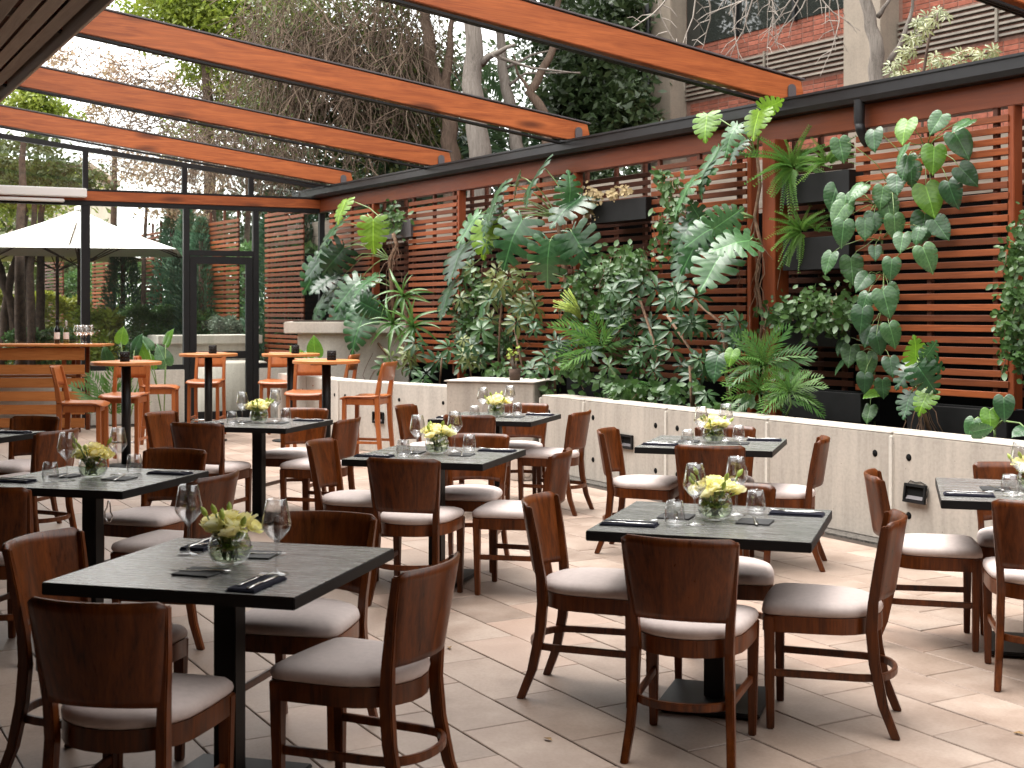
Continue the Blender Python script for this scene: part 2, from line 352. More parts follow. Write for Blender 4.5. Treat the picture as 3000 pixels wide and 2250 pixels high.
def tile_material():
    m, t, p, o = newmat('terracotta_tile')
    v_ = coords(t, (1, 1, 1)); f = noise(t, v_, 3.2, 6, .6); g = noise(t, v_, 70, 3)
    c_ = ramp(t, [(.28, (.205, .143, .108)), (.5, (.300, .222, .175)), (.75, (.39, .31, .255))], f)
    c_ = mix(t, .15, c_, ramp(t, [(.35, (.18, .12, .09)), (.6, (.42, .32, .26))], g))
    c_ = vary(t, c_, .84, 1.12)
    ge = nd(t, 'ShaderNodeNewGeometry'); st = noise(t, ge.outputs['Position'], 1.1, 7, .65)
    c_ = mix(t, ramp(t, [(.3, (.6, .6, .6)), (.5, (0, 0, 0))], st), c_, (.17, .112, .082))
    sp = noise(t, ge.outputs['Position'], 16, 3); c_ = mix(t, ramp(t, [(.70, (0, 0, 0)), (.76, (.45, .45, .45))], sp), c_, (.13, .095, .075))
    oi = nd(t, 'ShaderNodeObjectInfo'); c_ = mix(t, ramp(t, [(.7, (0, 0, 0)), (1, (.55, .55, .55))], oi.outputs['Random']), c_, (.36, .235, .18))
    t.links.new(c_, p.inputs['Base Color']); p.inputs['Roughness'].default_value = .55; bump(t, p, g, .12, .002)
    t.links.new(ramp(t, [(.3, (.42,) * 3), (.7, (.62,) * 3)], f), p.inputs['Roughness']); return m
M['tile'] = tile_material()

# ---------------------------------------------------------------- frames of reference of the place
T0 = V((3.827, 9.95, 0)); TD = V((-.5388, .8424, 0)); TN = V((-.8424, -.5388, 0))     # trellis line, along it (away), into the room
T_RZ = math.atan2(-.8424, .5388)
C0 = V((2.324, 9.895, 0)); CD = V((-.489, .872, 0)); CN = V((-.872, -.489, 0))         # low concrete wall
C_RZ = math.atan2(-.872, .489)
G0 = V((-2.889, 20.45, 0)); GD = V((-.9026, -.4305, 0)); GN = V((.4305, -.9026, 0))    # glass wall, leftwards from the corner
G_RZ = math.atan2(.4305, .9026)
def W(t, o, z): return T0 + TD * t + TN * o + V((0, 0, z))
def Cw(t, o, z): return C0 + CD * t + CN * o + V((0, 0, z))
def Gw(s, o, z): return G0 + GD * s + GN * o + V((0, 0, z))
def line_t(px, P, D):
    k = (px - 1500) / FPX; return (k * P.y - P.x) / (D.x - k * D.y)
def tw(px, o=0): return line_t(px, T0 + TN * o, TD)
def cw(px): return line_t(px, C0, CD)
def gw(px): return line_t(px, G0, GD)
def on(px, py, o):                                # point of the planting at offset o in front of the trellis
    P = T0 + TN * o; t = line_t(px, P, TD); Y = (P + TD * t).y; return at(px, py, Y)

# ---------------------------------------------------------------- ground and floor
mb = MB(); mb.box((0, 60, -.16), (240, 240, .2)); struct('garden_ground', mb, M['soil'])
mb = MB(); mb.add([Cw(-14, 0, -.012), Cw(17, 0, -.012), Cw(17, 12, -.012), Cw(-14, 12, -.012)], [(0, 1, 2, 3)])
mb.add([Cw(-14, 0, -.055), Cw(17, 0, -.055), Cw(17, 12, -.055), Cw(-14, 12, -.055)], [(3, 2, 1, 0)])
floor = struct('floor', mb, M['grout'])
mb = MB(); mb.box((0, 0, 0), (.6035, .2985, .012)); tile_me = mb.mesh('tile', M['tile'], .003, 1)
NN = V((.872, .489, 0))
tiles = []
for k in range(-36, 11):
    for j in range(-14, 42):
        n0 = 3.534 + .305 * k + .1525; a0 = 3.607 + .6095 * j + (.305 if k % 2 else 0)
        if n0 > 6.865 - .30: continue
        p = NN * n0 + CD * a0
        if (p - G0).dot(GN) < .35 or p.y < -3.5: continue
        vis = p.y > 4.35 and abs(p.x) < p.y * .3846 + .35
        tiles.append((0 if vis else 1, p.length, p))
tiles.sort(key=lambda q: (q[0], q[1]))
rest = MB()
for i, (v_, d_, p) in enumerate(tiles):
    if i < 300:
        o = put('tile', tile_me, floor, p + V((0, 0, -.006 + R.uniform(-.0012, .0012))), C_RZ + R.uniform(-.003, .003))
    else:
        Mz = Matrix.Rotation(C_RZ, 3, 'Z'); rest.box(p + V((0, 0, -.006)), (.6035, .2985, .012), Mz)
o = rest.build('distant_tiles', M['tile'], floor); tag(o, kind='stuff')
mb = MB(); mb.box((0, 0, 0), (24, .14, .03)); struct('drain_channel', mb, M['gravel'], 0, Cw(3, .08, -.012), C_RZ)

# ---------------------------------------------------------------- low concrete wall of precast panels
cwall = thing('concrete_wall', 'low raw concrete planter wall with tie holes along the right side', 'wall', Cw(0, 0, 0), C_RZ)
joints = [-7.0, cw(3230), cw(2612), cw(2248), cw(1952), cw(1711), cw(1585)]
for a_, b_ in zip(joints, joints[1:]):
    mb = MB(); L = b_ - a_ - .012
    mb.hexa([V((x, y, z)) for z in (0, .75) for x, y in ((-L / 2, 0), (L / 2, 0), (L / 2, .3), (-L / 2, .3))])
    mb.hexa([V((x, y + .0, z)) for z, e_ in ((.7501, 0),) for x, y in ((-L / 2, -.0), (L / 2, 0), (L / 2, .3), (-L / 2, .3))] + [V((x, y, .764)) for x, y in ((-L / 2, .008), (L / 2, .008), (L / 2, .292), (-L / 2, .292))])
    mb.build('wall_panel', M['concrete'], cwall, .006, 2, (-(a_ + b_) / 2, 0, 0))
    mb = MB(); mb.box((0, 0, 0), (.045, .05, .735)); mb.build('joint_rib', M['concrete_pale'], cwall, .008, 2, (-b_, .012, .372))
    for tt in (a_ + .16, b_ - .16, ):
        for zz in (.60, .20):
            mb = MB(); mb.lathe([(.022, 0), (.017, .002), (.015, .004), (0.0001, .004)], 14); mb.lathe([(.026, -.002), (.022, .002)], 14)
            Mr = Matrix.Translation((-tt, -.0015, zz)) @ Matrix.Rotation(rad(90), 4, 'X')
            put('tie_hole', mb.mesh('tie_hole', M['void']), cwall, M=Mr)
# corner block and the low wall behind the bar stools
blk = thing('concrete_block', 'raised square concrete block where the planter wall turns', 'block', at(1450, 1118, 13.9) * V((1, 1, 0)) if False else (-.18, 14.05, 0), rad(-20))
mb = MB(); mb.box((0, .22, .435), (.98, .75, .87)); mb.build('body', M['concrete'], blk, .01)
mb = MB(); mb.box((0, .22, .8775), (1.02, .79, .015)); mb.build('cap', M['concrete_pale'], blk, .005)
lw = thing('low_wall', 'pale low concrete wall behind the cherry bar stools', 'wall', (0, 0, 0), 0)
pA, pB, pC = V((-.66, 14.35, 0)), V((-2.05, 15.75, 0)), V((-3.1, 17.6, 0))
for i, (a_, b_) in enumerate(((pA, pB), (pB, pC))):
    n_ = 2
    for k in range(n_):
        p, q = a_.lerp(b_, k / n_ + .003), a_.lerp(b_, (k + 1) / n_ - .003)
        d_ = (q - p).normalized(); nb = V((-d_.y, d_.x, 0)) * (-1 if d_.x < 0 else 1) * .28
        mb = MB(); mb.hexa([p, q, q + nb, p + nb] + [v_ + V((0, 0, .80)) for v_ in (p, q, q + nb, p + nb)]); mb.build('wall_panel', M['concrete_pale'], lw, .008)
        for f_ in (.12, .88):
            c_ = p.lerp(q, f_) + V((0, 0, .62)); nrm = -nb.normalized()
            mb = MB(); mb.lathe([(.022, 0), (.015, .004), (.0001, .004)], 12)
            put('tie_hole', mb.mesh('tie_hole', M['void']), lw, M=Matrix.Translation(c_ + nrm * .001) @ nrm.to_track_quat('Z', 'Y').to_matrix().to_4x4())
# soil behind the walls
mb = MB(); mb.hexa([Cw(-7, -.3, .05), Cw(4.3, -.3, .05), W(12.3, .05, .05), W(-5, .05, .05), Cw(-7, -.3, .62), Cw(4.3, -.3, .62), W(12.3, .05, .62), W(-5, .05, .62)])
struct('planting_bed', mb, M['soil'])
# tall planter at the corner of the glass wall
tp = thing('concrete_planter', 'tall pale concrete planter with overhanging cap below the corner monstera', 'planter', (-2.22, 17.75, 0), rad(3))
mb = MB(); mb.box((0, .45, 1.40), (1.62, 1.05, .155)); mb.build('cap', M['concrete_pale'], tp, .012)
for i in range(2):
    mb = MB(); mb.box((-.27 + .745 * i, .48, .98), (.735, .92, .68)); mb.build('side_slab', M['concrete_pale'], tp, .006)
mb = MB(); mb.box((.1, .48, .32), (1.5, .86, .64)); mb.build('base', M['concrete'], tp, .006)
mb = MB(); mb.box((0, .45, 1.485), (1.4, .8, .02)); mb.build('soil', M['soil'], tp)
# recessed wall lights
def wall_light(loc, rz, label, open_=False):
    t_ = thing('wall_light', label, 'wall light', loc, rz, 'black recessed wall lights')
    mb = MB()
    for c_, d_ in (((0, 0, .055), (.2, .02, .02)), ((0, 0, -.055), (.2, .02, .02)), ((-.09, 0, 0), (.02, .02, .09)), ((.09, 0, 0), (.02, .02, .09))): mb.box(c_, d_)
    mb.build('bezel', M['black'], t_, .002)
    mb = MB(); mb.box((0, .012, 0), (.16, .006, .09)); mb.build('recess', M['void'], t_)
    mb = MB(); mb.hexa([V((-.075, -.003, -.042)), V((.075, -.003, -.042)), V((.07, .008, -.018)), V((-.07, .008, -.018)), V((-.075, -.005, -.040)), V((.075, -.005, -.040)), V((.07, .006, -.016)), V((-.07, .006, -.016))]); mb.build('reflector', M['bracket'], t_)
    return t_
wl = wall_light(at(2685, 1447, 9.0) * 1.0, C_RZ, 'black wall light hanging loose with wire, right of the nearest joint', True)
wl.location = Cw(cw(2685), .016, .36); wl.rotation_euler = (rad(-8), 0, C_RZ)
mb = MB(); mb.box((.103, .008, 0), (.01, .02, .11)); mb.build('housing_edge', M['steel'], wl)
mb = MB(); mb.tube([(-.07, 0, .062), (-.05, 0, .085), (0, 0, .075), (.04, 0, .085), (.09, .0, .07), (.115, 0, .03), (.11, 0, -.02)], .003, 5); mb.build('wire', M['black'], wl)
wall_light(Cw(cw(1838), .011, .42), C_RZ, 'black wall light in the concrete behind the far right table')
d_ = (pA - pB).normalized(); wall_light(pA.lerp(pB, .62) + V((0, 0, .40)) + V((-.707, -.707, 0)) * .013, math.atan2(d_.y, d_.x), 'black wall light in the low wall under a cherry stool')

# ---------------------------------------------------------------- timber trellis along the right
zt0, zt1, PITCH = .97, 3.10, .0835
panels = [('under the climbing heart leaves at the right', 2508, 2955), ('left of the tall square post', 1910, 2187), ('behind the big central monstera', 1478, 1680), ('with open slats left of the central monstera', 1198, 1340), ('in the far corner beside the glass wall', 966, 1090)]
mb_cache = {}
def slat_mesh(L, m='slat'):
    key = (round(L, 2), m)
    if key not in mb_cache:
        b = MB(); b.box((0, 0, 0), (L, .022, .051)); mb_cache[key] = b.mesh('slat', M[m], .003, 1)
    return mb_cache[key]
def slat_panel(name, label, ta, tb, o, z0=zt0, z1=zt1, m='slat', post_side=True, group='slatted trellis panels'):
    L = tb - ta; tc = (ta + tb) / 2
    p_ = thing(name, label, 'trellis', W(tc, o, 0), T_RZ, group)
    n = int((z1 - z0) / PITCH)
    for k in range(n + 1):
        put('slat', slat_mesh(L, m), p_, (R.uniform(-.006, .006), R.uniform(-.002, .002), z0 + k * PITCH + R.uniform(-.004, .004))).rotation_euler = (R.uniform(-.04, .04), R.uniform(-.0025, .0025), R.uniform(-.002, .002))
    for xx in (-L / 2 + .09, L / 2 - .13, 0):
        b = MB(); b.box((xx, .034, (z0 + z1) / 2), (.045, .04, z1 - z0 + .3)); b.build('batten', M['slat_dark'], p_, .003)
    return p_
tb_list = []
for lab, pr, pl in [(l_, b_, a_) for l_, a_, b_ in panels]:
    ta, tb = tw(pr, .08), tw(pl, .08); tb_list.append((ta, tb))
    slat_panel('trellis_panel', 'front trellis panel of red slats ' + lab, ta, tb, .08)
def post(px, wd, o, z1, label, dp=.14):
    t_ = tw(px, o)
    b = MB(); b.box((0, 0, z1 / 2 + .25), (wd, dp, z1 - .5)); p_ = b.build('timber_post', M['post'], None, .006, 2, W(t_, o, 0), T_RZ)
    return tag(p_, label, 'post', 'timber posts of the trellis')
post(2272, .17, .12, 3.15, 'tall square reddish timber post between the ferns and the big leaves', .17)
bo = MB(); bo.lathe([(.0001, -.012), (.018, -.01), (.022, 0)], 12)
for px, l_ in ((2206, 'right of the panel beside the tall post'), (1693, 'right of the panel behind the central monstera'), (1352, 'right of the open slat panel'), (1101, 'right of the far corner panel'), (2974, 'at the right edge of the picture')):
    post(px, .06, .03, 3.15, 'slim dark timber post ' + l_, .10)
# set-back slats in the recesses, dark lining and weathered boards behind
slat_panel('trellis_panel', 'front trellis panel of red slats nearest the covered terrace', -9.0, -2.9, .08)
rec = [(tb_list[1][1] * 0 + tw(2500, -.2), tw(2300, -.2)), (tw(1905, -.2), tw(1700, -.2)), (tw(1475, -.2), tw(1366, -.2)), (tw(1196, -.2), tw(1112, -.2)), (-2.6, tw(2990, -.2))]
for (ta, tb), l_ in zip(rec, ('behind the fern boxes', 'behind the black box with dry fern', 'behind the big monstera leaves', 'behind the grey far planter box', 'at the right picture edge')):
    slat_panel('trellis_panel', 'set-back dark trellis panel ' + l_, ta, tb, -.2, m='slat_dark')
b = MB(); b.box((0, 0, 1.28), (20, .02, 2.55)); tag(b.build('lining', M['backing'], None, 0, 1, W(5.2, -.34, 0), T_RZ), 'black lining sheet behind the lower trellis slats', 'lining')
bw = thing('board_fence', 'weathered grey board fence showing through the top slats', 'fence', W(5.2, -.62, 0), T_RZ)
for k in range(12):
    b = MB(); b.box((5.5, 0, .3 + .245 * k), (33, .025, .238)); b.build('board', M['boards'], bw, .004)
# fascia beam and gutter
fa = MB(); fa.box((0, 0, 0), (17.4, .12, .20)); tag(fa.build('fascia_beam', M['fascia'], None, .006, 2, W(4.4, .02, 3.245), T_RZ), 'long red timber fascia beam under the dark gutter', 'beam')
gt = thing('gutter', 'long charcoal metal gutter capping the trellis wall', 'gutter', W(4.4, .06, 0), T_RZ)
b = MB()
prof = [(-.13, 3.347), (-.15, 3.39), (-.15, 3.47), (-.165, 3.475), (-.165, 3.49), (.16, 3.49), (.16, 3.347)]
b.layers([[V((x, y, z)) for y, z in prof] for x in (-8.8, 8.5)], False); b.build('trough', M['gutter'], gt, .003)
b = MB(); b.box((-.1, -.10, 3.5), (17.2, .02, .02)); b.box((-.1, -.02, 3.505), (17.2, .02, .03)); b.box((-.1, .10, 3.51), (17.2, .025, .04)); b.build('sliding_rail', M['gutter'], gt, .002)
b = MB(); b.lathe([(.042, 0), (.046, .05), (.046, .2)], 14); b.tube([(0, 0, .01), (0, .015, -.05), (0, .07, -.13), (0, .14, -.19)], .042, 12); b.build('outlet', M['gutter'], gt, 0, 1, (4.4 - tw(2520, .16), -.11, 3.17))
# roof beams
bt = [11.81, 8.86, 5.777, 2.475, -.75]
bl = ('farthest sloping red roof beam in front of the glass wall', 'second sloping red roof beam from the glass wall', 'middle sloping red roof beam crossing the picture', 'nearest whole red roof beam ending over the ferns', 'red roof beam showing only at the top right corner')
SL = .115
for t_, l_ in zip(bt, bl):
    ln = (5.42, 5.59, 5.77, 5.96, 6.15)[bt.index(t_)]
    th = thing('roof_beam', l_, 'beam', W(t_, -.12, 3.70), T_RZ, 'sloping red roof beams')
    b = MB()
    b.hexa([V(p) for p in ((-.05, .06, -.225), (.05, .06, -.225), (.05, -ln, ln * SL - .25), (-.05, -ln, ln * SL - .25), (-.05, .0, -.005), (.05, .0, -.005), (.05, -ln, ln * SL), (-.05, -ln, ln * SL))])
    b.v = [(x, y, z) for x, y, z in b.v]; 
    me = b.mesh('timber', M['beam_y'], .006)
    # grain runs along the beam: swap axes by building along x
    o = put('timber', me, th)
    b = MB(); b.hexa([V(p) for p in ((-.06, .04, .004), (.06, .04, .004), (.06, -ln, ln * SL + .004), (-.06, -ln, ln * SL + .004), (-.06, .04, .02), (.06, .04, .02), (.06, -ln, ln * SL + .02), (-.06, -ln, ln * SL + .02))]); b.build('top_rail', M['bracket'], th, .003)
    b = MB()
    for xx in (-.032, 0, .032): b.hexa([V((xx + i * .008, y, y * -SL + z)) for z in (-.275, -.256) for i, y in ((-1, -.3), (1, -.3), (1, -ln), (-1, -ln))])
    b.build('bottom_track', M['frame'], th)
    for sx in (-1, 1):
        b = MB(); b.layers([[V((sx * .056 + dx * sx, -.13 + .045 * math.cos(q), -.085 + (.04 * math.sin(q) if q <= math.pi else 0) - (.14 if q > math.pi else 0))) for q in [math.pi * i / 8 for i in range(9)] + [3.3, 6.2]] for dx in (0, .014)], False); b.build('bracket', M['bracket'], th)
# slatted soffit of the covered part, over the camera
sf = thing('slatted_soffit', 'brown slatted soffit of the covered terrace at the top left', 'soffit', V((-4.31, 12.37, 4.08)) - CD * 4, C_RZ)
for k in range(44):
    b = MB(); b.box((0, 0, 0), (34, .105, .04)); Mx = Matrix.Translation((0, -.09 - k * .155, .03 + k * .012)) @ Matrix.Rotation(rad(-30), 4, 'X')
    put('slat', b.mesh('slat', M['soffit'], .003, 1) if k == 0 else sl_me, sf, M=Mx)
    if k == 0: sl_me = sf.children[0].data
b = MB(); b.box((0, .012, .06), (34, .03, .34)); b.build('edge_board', M['soffit'], sf, .004)
for xx in range(-7, 8):
    b = MB(); b.box((xx * 2.05 + .4, -3.3, .46), (.06, 6.4, .10), Matrix.Rotation(-.08, 3, 'X')); b.build('hanger', M['soffit'], sf)
b = MB(); b.hexa([V((x, y, z)) for x, y, z in ((-17, .04, .22), (17, .04, .22), (17, -9.5, .95), (-17, -9.5, .95), (-17, .04, .5), (17, .04, .5), (17, -9.5, 1.2), (-17, -9.5, 1.2))]); b.build('roof_deck', M['slat_dark'], sf)

# ---------------------------------------------------------------- glass wall at the far end
gwall = thing('glass_wall', 'black framed glass wall with clerestory at the far end', 'glass wall', Gw(0, 0, 0), G_RZ)
def gl(s, y, z): return V((-s, y, z))
s_c, s_d1, s_d2, s_m3, s_m4, s_m5 = 0, gw(748), gw(545), gw(250), gw(250) + 2.35, gw(250) + 4.7
def bar(nm, s0, s1, z0, z1, dep=.08, mat='frame', par=gwall, y=0):
    b = MB(); b.box(gl((s0 + s1) / 2, y, (z0 + z1) / 2), (abs(s1 - s0), dep, z1 - z0)); return b.build(nm, M[mat], par, .004)
for s_, wd in ((s_c + .04, .08), (s_d1, .085), (s_d2, .085), (s_m3, .12), (s_m4, .1), (s_m5, .1)):
    bar('mullion', s_ - wd / 2, s_ + wd / 2, 0, 3.12, .10)
bar('head_rail', .08, 7.6, 3.122, 3.188, .09)
tr = MB(); tr.box((0, 0, 0), (7.66, .12, .135)); tr.build('timber_transom', M['beam'], gwall, .005, 2, gl(3.8, 0, 3.258))
def ztop(s): return 3.70 - .20 + SL * (s + .2) * .98
prev = .06
cl = [gw(945), gw(735), gw(540), gw(250), s_m4, s_m5, 7.6]
for s_ in cl[:-1]:
    b = MB(); b.box(gl(s_, 0, (3.34 + ztop(s_)) / 2), (.075, .07, ztop(s_) - 3.34)); b.build('clerestory_mullion', M['frame'], gwall, .003)
bar('clerestory_sill', .04, 7.6, 3.328, 3.36, .075)
b = MB(); b.hexa([gl(.04, -.04, ztop(0) - .03), gl(7.6, -.04, ztop(7.6) - .03), gl(7.6, .04, ztop(7.6) - .03), gl(.04, .04, ztop(0) - .03), gl(.04, -.04, ztop(0) + .04), gl(7.6, -.04, ztop(7.6) + .04), gl(7.6, .04, ztop(7.6) + .04), gl(.04, .04, ztop(0) + .04)]); b.build('clerestory_head', M['frame'], gwall)
edges = [.06] + cl
for a_, b_ in zip(edges, edges[1:]):
    q0, q1 = a_ + .0375, b_ - .0375
    if q1 - q0 < .1: continue
    b = MB(); b.add([gl(q0, 0, 3.36), gl(q1, 0, 3.36), gl(q1, 0, ztop(q1) - .03), gl(q0, 0, ztop(q0) - .03)], [(0, 1, 2, 3)]); b.build('clerestory_pane', M['glass'], gwall)
def pane(s0, s1, z0, z1, nm='pane', par=gwall):
    b = MB(); b.add([gl(s0, 0, z0), gl(s1, 0, z0), gl(s1, 0, z1), gl(s0, 0, z1)], [(0, 1, 2, 3)]); return b.build(nm, M['glass'], par)
SILL = .84
pane(.08, s_d1 - .0425, SILL, 3.12)
bar('sill', .08, s_d1 - .043, SILL - .07, SILL, .09); bar('plinth', .08, s_d1 - .043, 0, SILL - .071, .2, 'concrete_pale')
for a_, b_ in ((s_d2 + .043, s_m3 - .06), (s_m3 + .06, s_m4 - .05), (s_m4 + .05, s_m5 - .05)):
    pane(a_, b_, SILL, 3.12); bar('sill', a_, b_, SILL - .07, SILL, .09); bar('plinth', a_, b_, 0, SILL - .071, .2, 'concrete_pale')
# door and light over it
zd = 2.44
bar('door_header', s_d1 + .043, s_d2 - .043, zd, zd + .08, .09); pane(s_d1 + .043, s_d2 - .043, zd + .08, 3.12, 'overlight_pane')
door = MB(); a_, b_ = s_d1 + .05, s_d2 - .05
for s0, s1, z0, z1 in ((a_, a_ + .10, .02, zd - .01), (b_ - .10, b_, .02, zd - .01), (a_ + .1, b_ - .1, zd - .12, zd - .01), (a_ + .1, b_ - .1, .92, 1.03), (a_ + .1, b_ - .1, .02, .14)): door.box(gl((s0 + s1) / 2, -.01, (z0 + z1) / 2), (s1 - s0, .055, z1 - z0))
dr = door.build('door', M['frame'], gwall, .003)
pane(a_ + .1, b_ - .1, 1.03, zd - .12, 'upper_pane', dr); pane(a_ + .1, b_ - .1, .14, .92, 'lower_pane', dr)
b = MB(); b.lathe([(.0001, -.04), (.018, -.038), (.018, 0)], 10); put('lock', b.mesh('lock', M['steel']), dr, M=Matrix.Translation(gl(b_ - .05, -.04, .99)) @ Matrix.Rotation(rad(90), 4, 'X'))
bc = MB(); bc.box(gl(s_m3 + 1.75, -.12, 3.29), (3.5, .11, .13)); bc.box(gl(s_m3 + 1.9, -.13, 3.175), (3.2, .05, .05))
o = bc.build('roller_blind', M['white'], None, .012, 2, Gw(0, 0, 0), G_RZ); tag(o, 'white roller blind cassette on the glass wall transom', 'blind')

# ---------------------------------------------------------------- brick building behind the right trees
BO = -6.0
bd = thing('brick_building', 'red brick building with brown louvre bands and concrete columns', 'building', W(0, BO, 0), T_RZ)
def bx(nm, t0, t1, y, dep, z0, z1, mat, par=bd, bev=0):
    b = MB(); b.box((-(t0 + t1) / 2, y, (z0 + z1) / 2), (abs(t1 - t0), dep, z1 - z0)); return b.build(nm, M[mat], par, bev)
def tbp(px): return line_t(px, T0 + TN * BO, TD)
tL, c1a, c1b, tR = tbp(1985), tbp(2495), tbp(2605), -22.0
bx('wall', tR, tL, .35, .3, 0, 10, 'mortar')
bx('column', tL, tbp(1895), .15, .6, 0, 10, 'render_col', bev=.01); bx('column', c1b, c1a, .05, .45, 0, 10, 'render_col', bev=.01)
b = MB(); b.tube([(-tbp(1925), -.2, 0), (-tbp(1925), -.2, 10)], .045, 8); b.build('rain_pipe', M['gutter'], bd)
bm_ = MB(); bm_.box((0, 0, 0), (.228, .10, .066)); brick_me = bm_.mesh('brick', M['brick'], .004, 1)
bricks = []
for z0, z1 in ((4.62, 5.14), (5.74, 6.08), (2.5, 4.6), (8.3, 8.9)):
    k = 0
    while z0 + k * .0765 < z1:
        for (ta, tb) in ((c1a, tL), (tR, c1b)):
            x = ta + (.06 if k % 2 else 0) * 0 + .115
            while x < tb - .1:
                bricks.append((x, z0 + k * .0765 + .035)); x += .24
        k += 1
stuffb = MB(); n = 0
for x, z in bricks:
    p = W(x, BO, z)
    seen = p.y > 1 and -.02 < (p.x / p.y) < .40 and (z - HC) / p.y < .26 and z > 4.55
    if seen and n < 300:
        put('brick', brick_me, bd, (-x, .243 + R.uniform(-.003, .003), z)); n += 1
    else: stuffb.box((-x, .243, z), (.228, .10, .066))
tag(stuffb.build('other_bricks', M['brick'], bd), kind='stuff')
b = MB(); b.box((0, 0, 0), (1, .012, .10)); 
for z0 in (5.17,):
    for ta, tb in ((c1a, tL), (tR, c1b)):
        nb_ = max(1, round((tb - ta) / 1.7)); L = (tb - ta) / nb_
        bx('louvre_back', ta, tb, .29, .02, z0 - .03, z0 + .57, 'void')
        for j in range(nb_):
            lm = MB(); lm.box((0, 0, 0), (L - .05, .07, .034)); me = lm.mesh('louvre_blade', M['louvre'])
            for k in range(7):
                put('louvre_blade', me, bd, M=Matrix.Translation((-(ta + (j + .5) * L), .18, z0 + .045 + k * .077)) @ Matrix.Rotation(rad(-12), 4, 'X'))
            bx('louvre_post', ta + j * L - .02, ta + j * L + .02, .14, .03, z0 - .03, z0 + .57, 'louvre')
for ta, tb in ((c1a, tL), (tR, c1b)):
    nb_ = max(2, round((tb - ta) / 1.3)); L = (tb - ta) / nb_
    for j in range(nb_):
        wn = bx('window', ta + j * L + .03, ta + (j + 1) * L - .03, .19, .02, 6.12, 8.25, 'winglass')
        bx('frame', ta + j * L - .03, ta + j * L + .03, .15, .06, 6.1, 8.28, 'frame', wn)

# ---------------------------------------------------------------- dining chairs
def dout(s_, z, dy=0):                          # D-shaped seat outline
    P = []
    P += [(.19, .222), (.212, .20), (.215, .16), (.212, .05)]
    for i in range(13):
        q = math.pi * i / 12; P.append((.205 * math.cos(q), -.03 - .195 * math.sin(q)))
    P += [(-.212, .05), (-.215, .16), (-.212, .20), (-.19, .222), (-.1, .228), (0, .23), (.1, .228)]
    return [V((x * s_, (y) * s_ + dy, z)) for x, y in P]
def make_chair():
    t_ = thing('dining_chair', 'x', 'chair', group='walnut dining chairs with mauve seats')
    b = MB(); b.layers([dout(.965, .440), dout(.99, .445), dout(1.0, .456), dout(.985, .470), dout(.94, .481), dout(.82, .491), dout(.55, .498), dout(.2, .501)]); b.build('cushion', M['seat'], t_)
    b = MB(); b.layers([dout(.985, .376), dout(.985, .4385)], True, False, False); b.add(dout(.985, .376), [tuple(range(len(dout(1, 0))))[::-1]]); b.add(dout(.985, .4385), [tuple(range(len(dout(1, 0))))]); b.build('seat_apron', M['chair'], t_)
    for sx in (-1, 1):
        b = MB(); b.hexa([V((sx * .19 + i * .0145, .188 + j * .0145, 0)) for i, j in ((-1, -1), (1, -1), (1, 1), (-1, 1))] + [V((sx * .193 + i * .021, .192 + j * .021, .436)) for i, j in ((-1, -1), (1, -1), (1, 1), (-1, 1))]); b.build('front_leg', M['chair'], t_, .004)
        b = MB(); P = [(.190, -.275, 0, .014, .017), (.180, -.228, .12, .015, .019), (.172, -.197, .27, .016, .021), (.168, -.186, .40, .016, .022), (.172, -.192, .50, .015, .020), (.188, -.214, .66, .013, .017), (.200, -.238, .796, .011, .014)]
        b.layers([[V((sx * x + i * a_, y + j * c_, z)) for i, j in ((-1, -1), (1, -1), (1, 1), (-1, 1))] for x, y, z, a_, c_ in P], False); b.build('rear_leg', M['chair'], t_, .004)
    # curved back panel
    nx, nz = 16, 9; F, B_ = [], []
    for k in range(nz + 1):
        f = k / nz; hw = .176 + .034 * f; ye = -.193 - .047 * f
        for i in range(nx + 1):
            u = -1 + 2 * i / nx
            z = .505 + .305 * f
            ed = max(0, abs(u) - .86) / .14
            if k >= nz - 1: z -= .016 * ed ** 2 * (1 if k == nz else .5)
            if k == 0: z += .010 * (1 - u * u)
            y = ye - .062 * (1 - u * u)
            F.append(V((hw * u, y + .006, z))); B_.append(V((hw * u * 1.0, y - .014, z)))
    n = nx + 1; fs = []
    off = len(F)
    for k in range(nz):
        for i in range(nx):
            a_ = k * n + i; fs += [(a_, a_ + n, a_ + n + 1, a_ + 1), (off + a_, off + a_ + 1, off + a_ + n + 1, off + a_ + n)]
    for i in range(nx): fs += [(i, i + 1, off + i + 1, off + i), (nz * n + i, off + nz * n + i, off + nz * n + i + 1, nz * n + i + 1)]
    for k in range(nz): fs += [(k * n, off + k * n, off + (k + 1) * n, (k + 1) * n), (k * n + nx, (k + 1) * n + nx, off + (k + 1) * n + nx, off + k * n + nx)]
    b = MB(); b.add(F + B_, fs, True); o = b.build('back_panel', M['chair'], t_, .004)
    b = MB(); P = [V((.186, .176, .215)), V((.178, .0, .215)), V((.172, -.14, .215))] + [V((.166 * math.cos(q), -.165 - .105 * math.sin(q), .215)) for q in [math.pi * i / 14 for i in range(1, 14)]] + [V((-.172, -.14, .215)), V((-.178, 0, .215)), V((-.186, .176, .215))]
    b.tube(P, .012, rect=(.009, .014)); b.build('stretcher', M['chair'], t_, .003)
    return t_
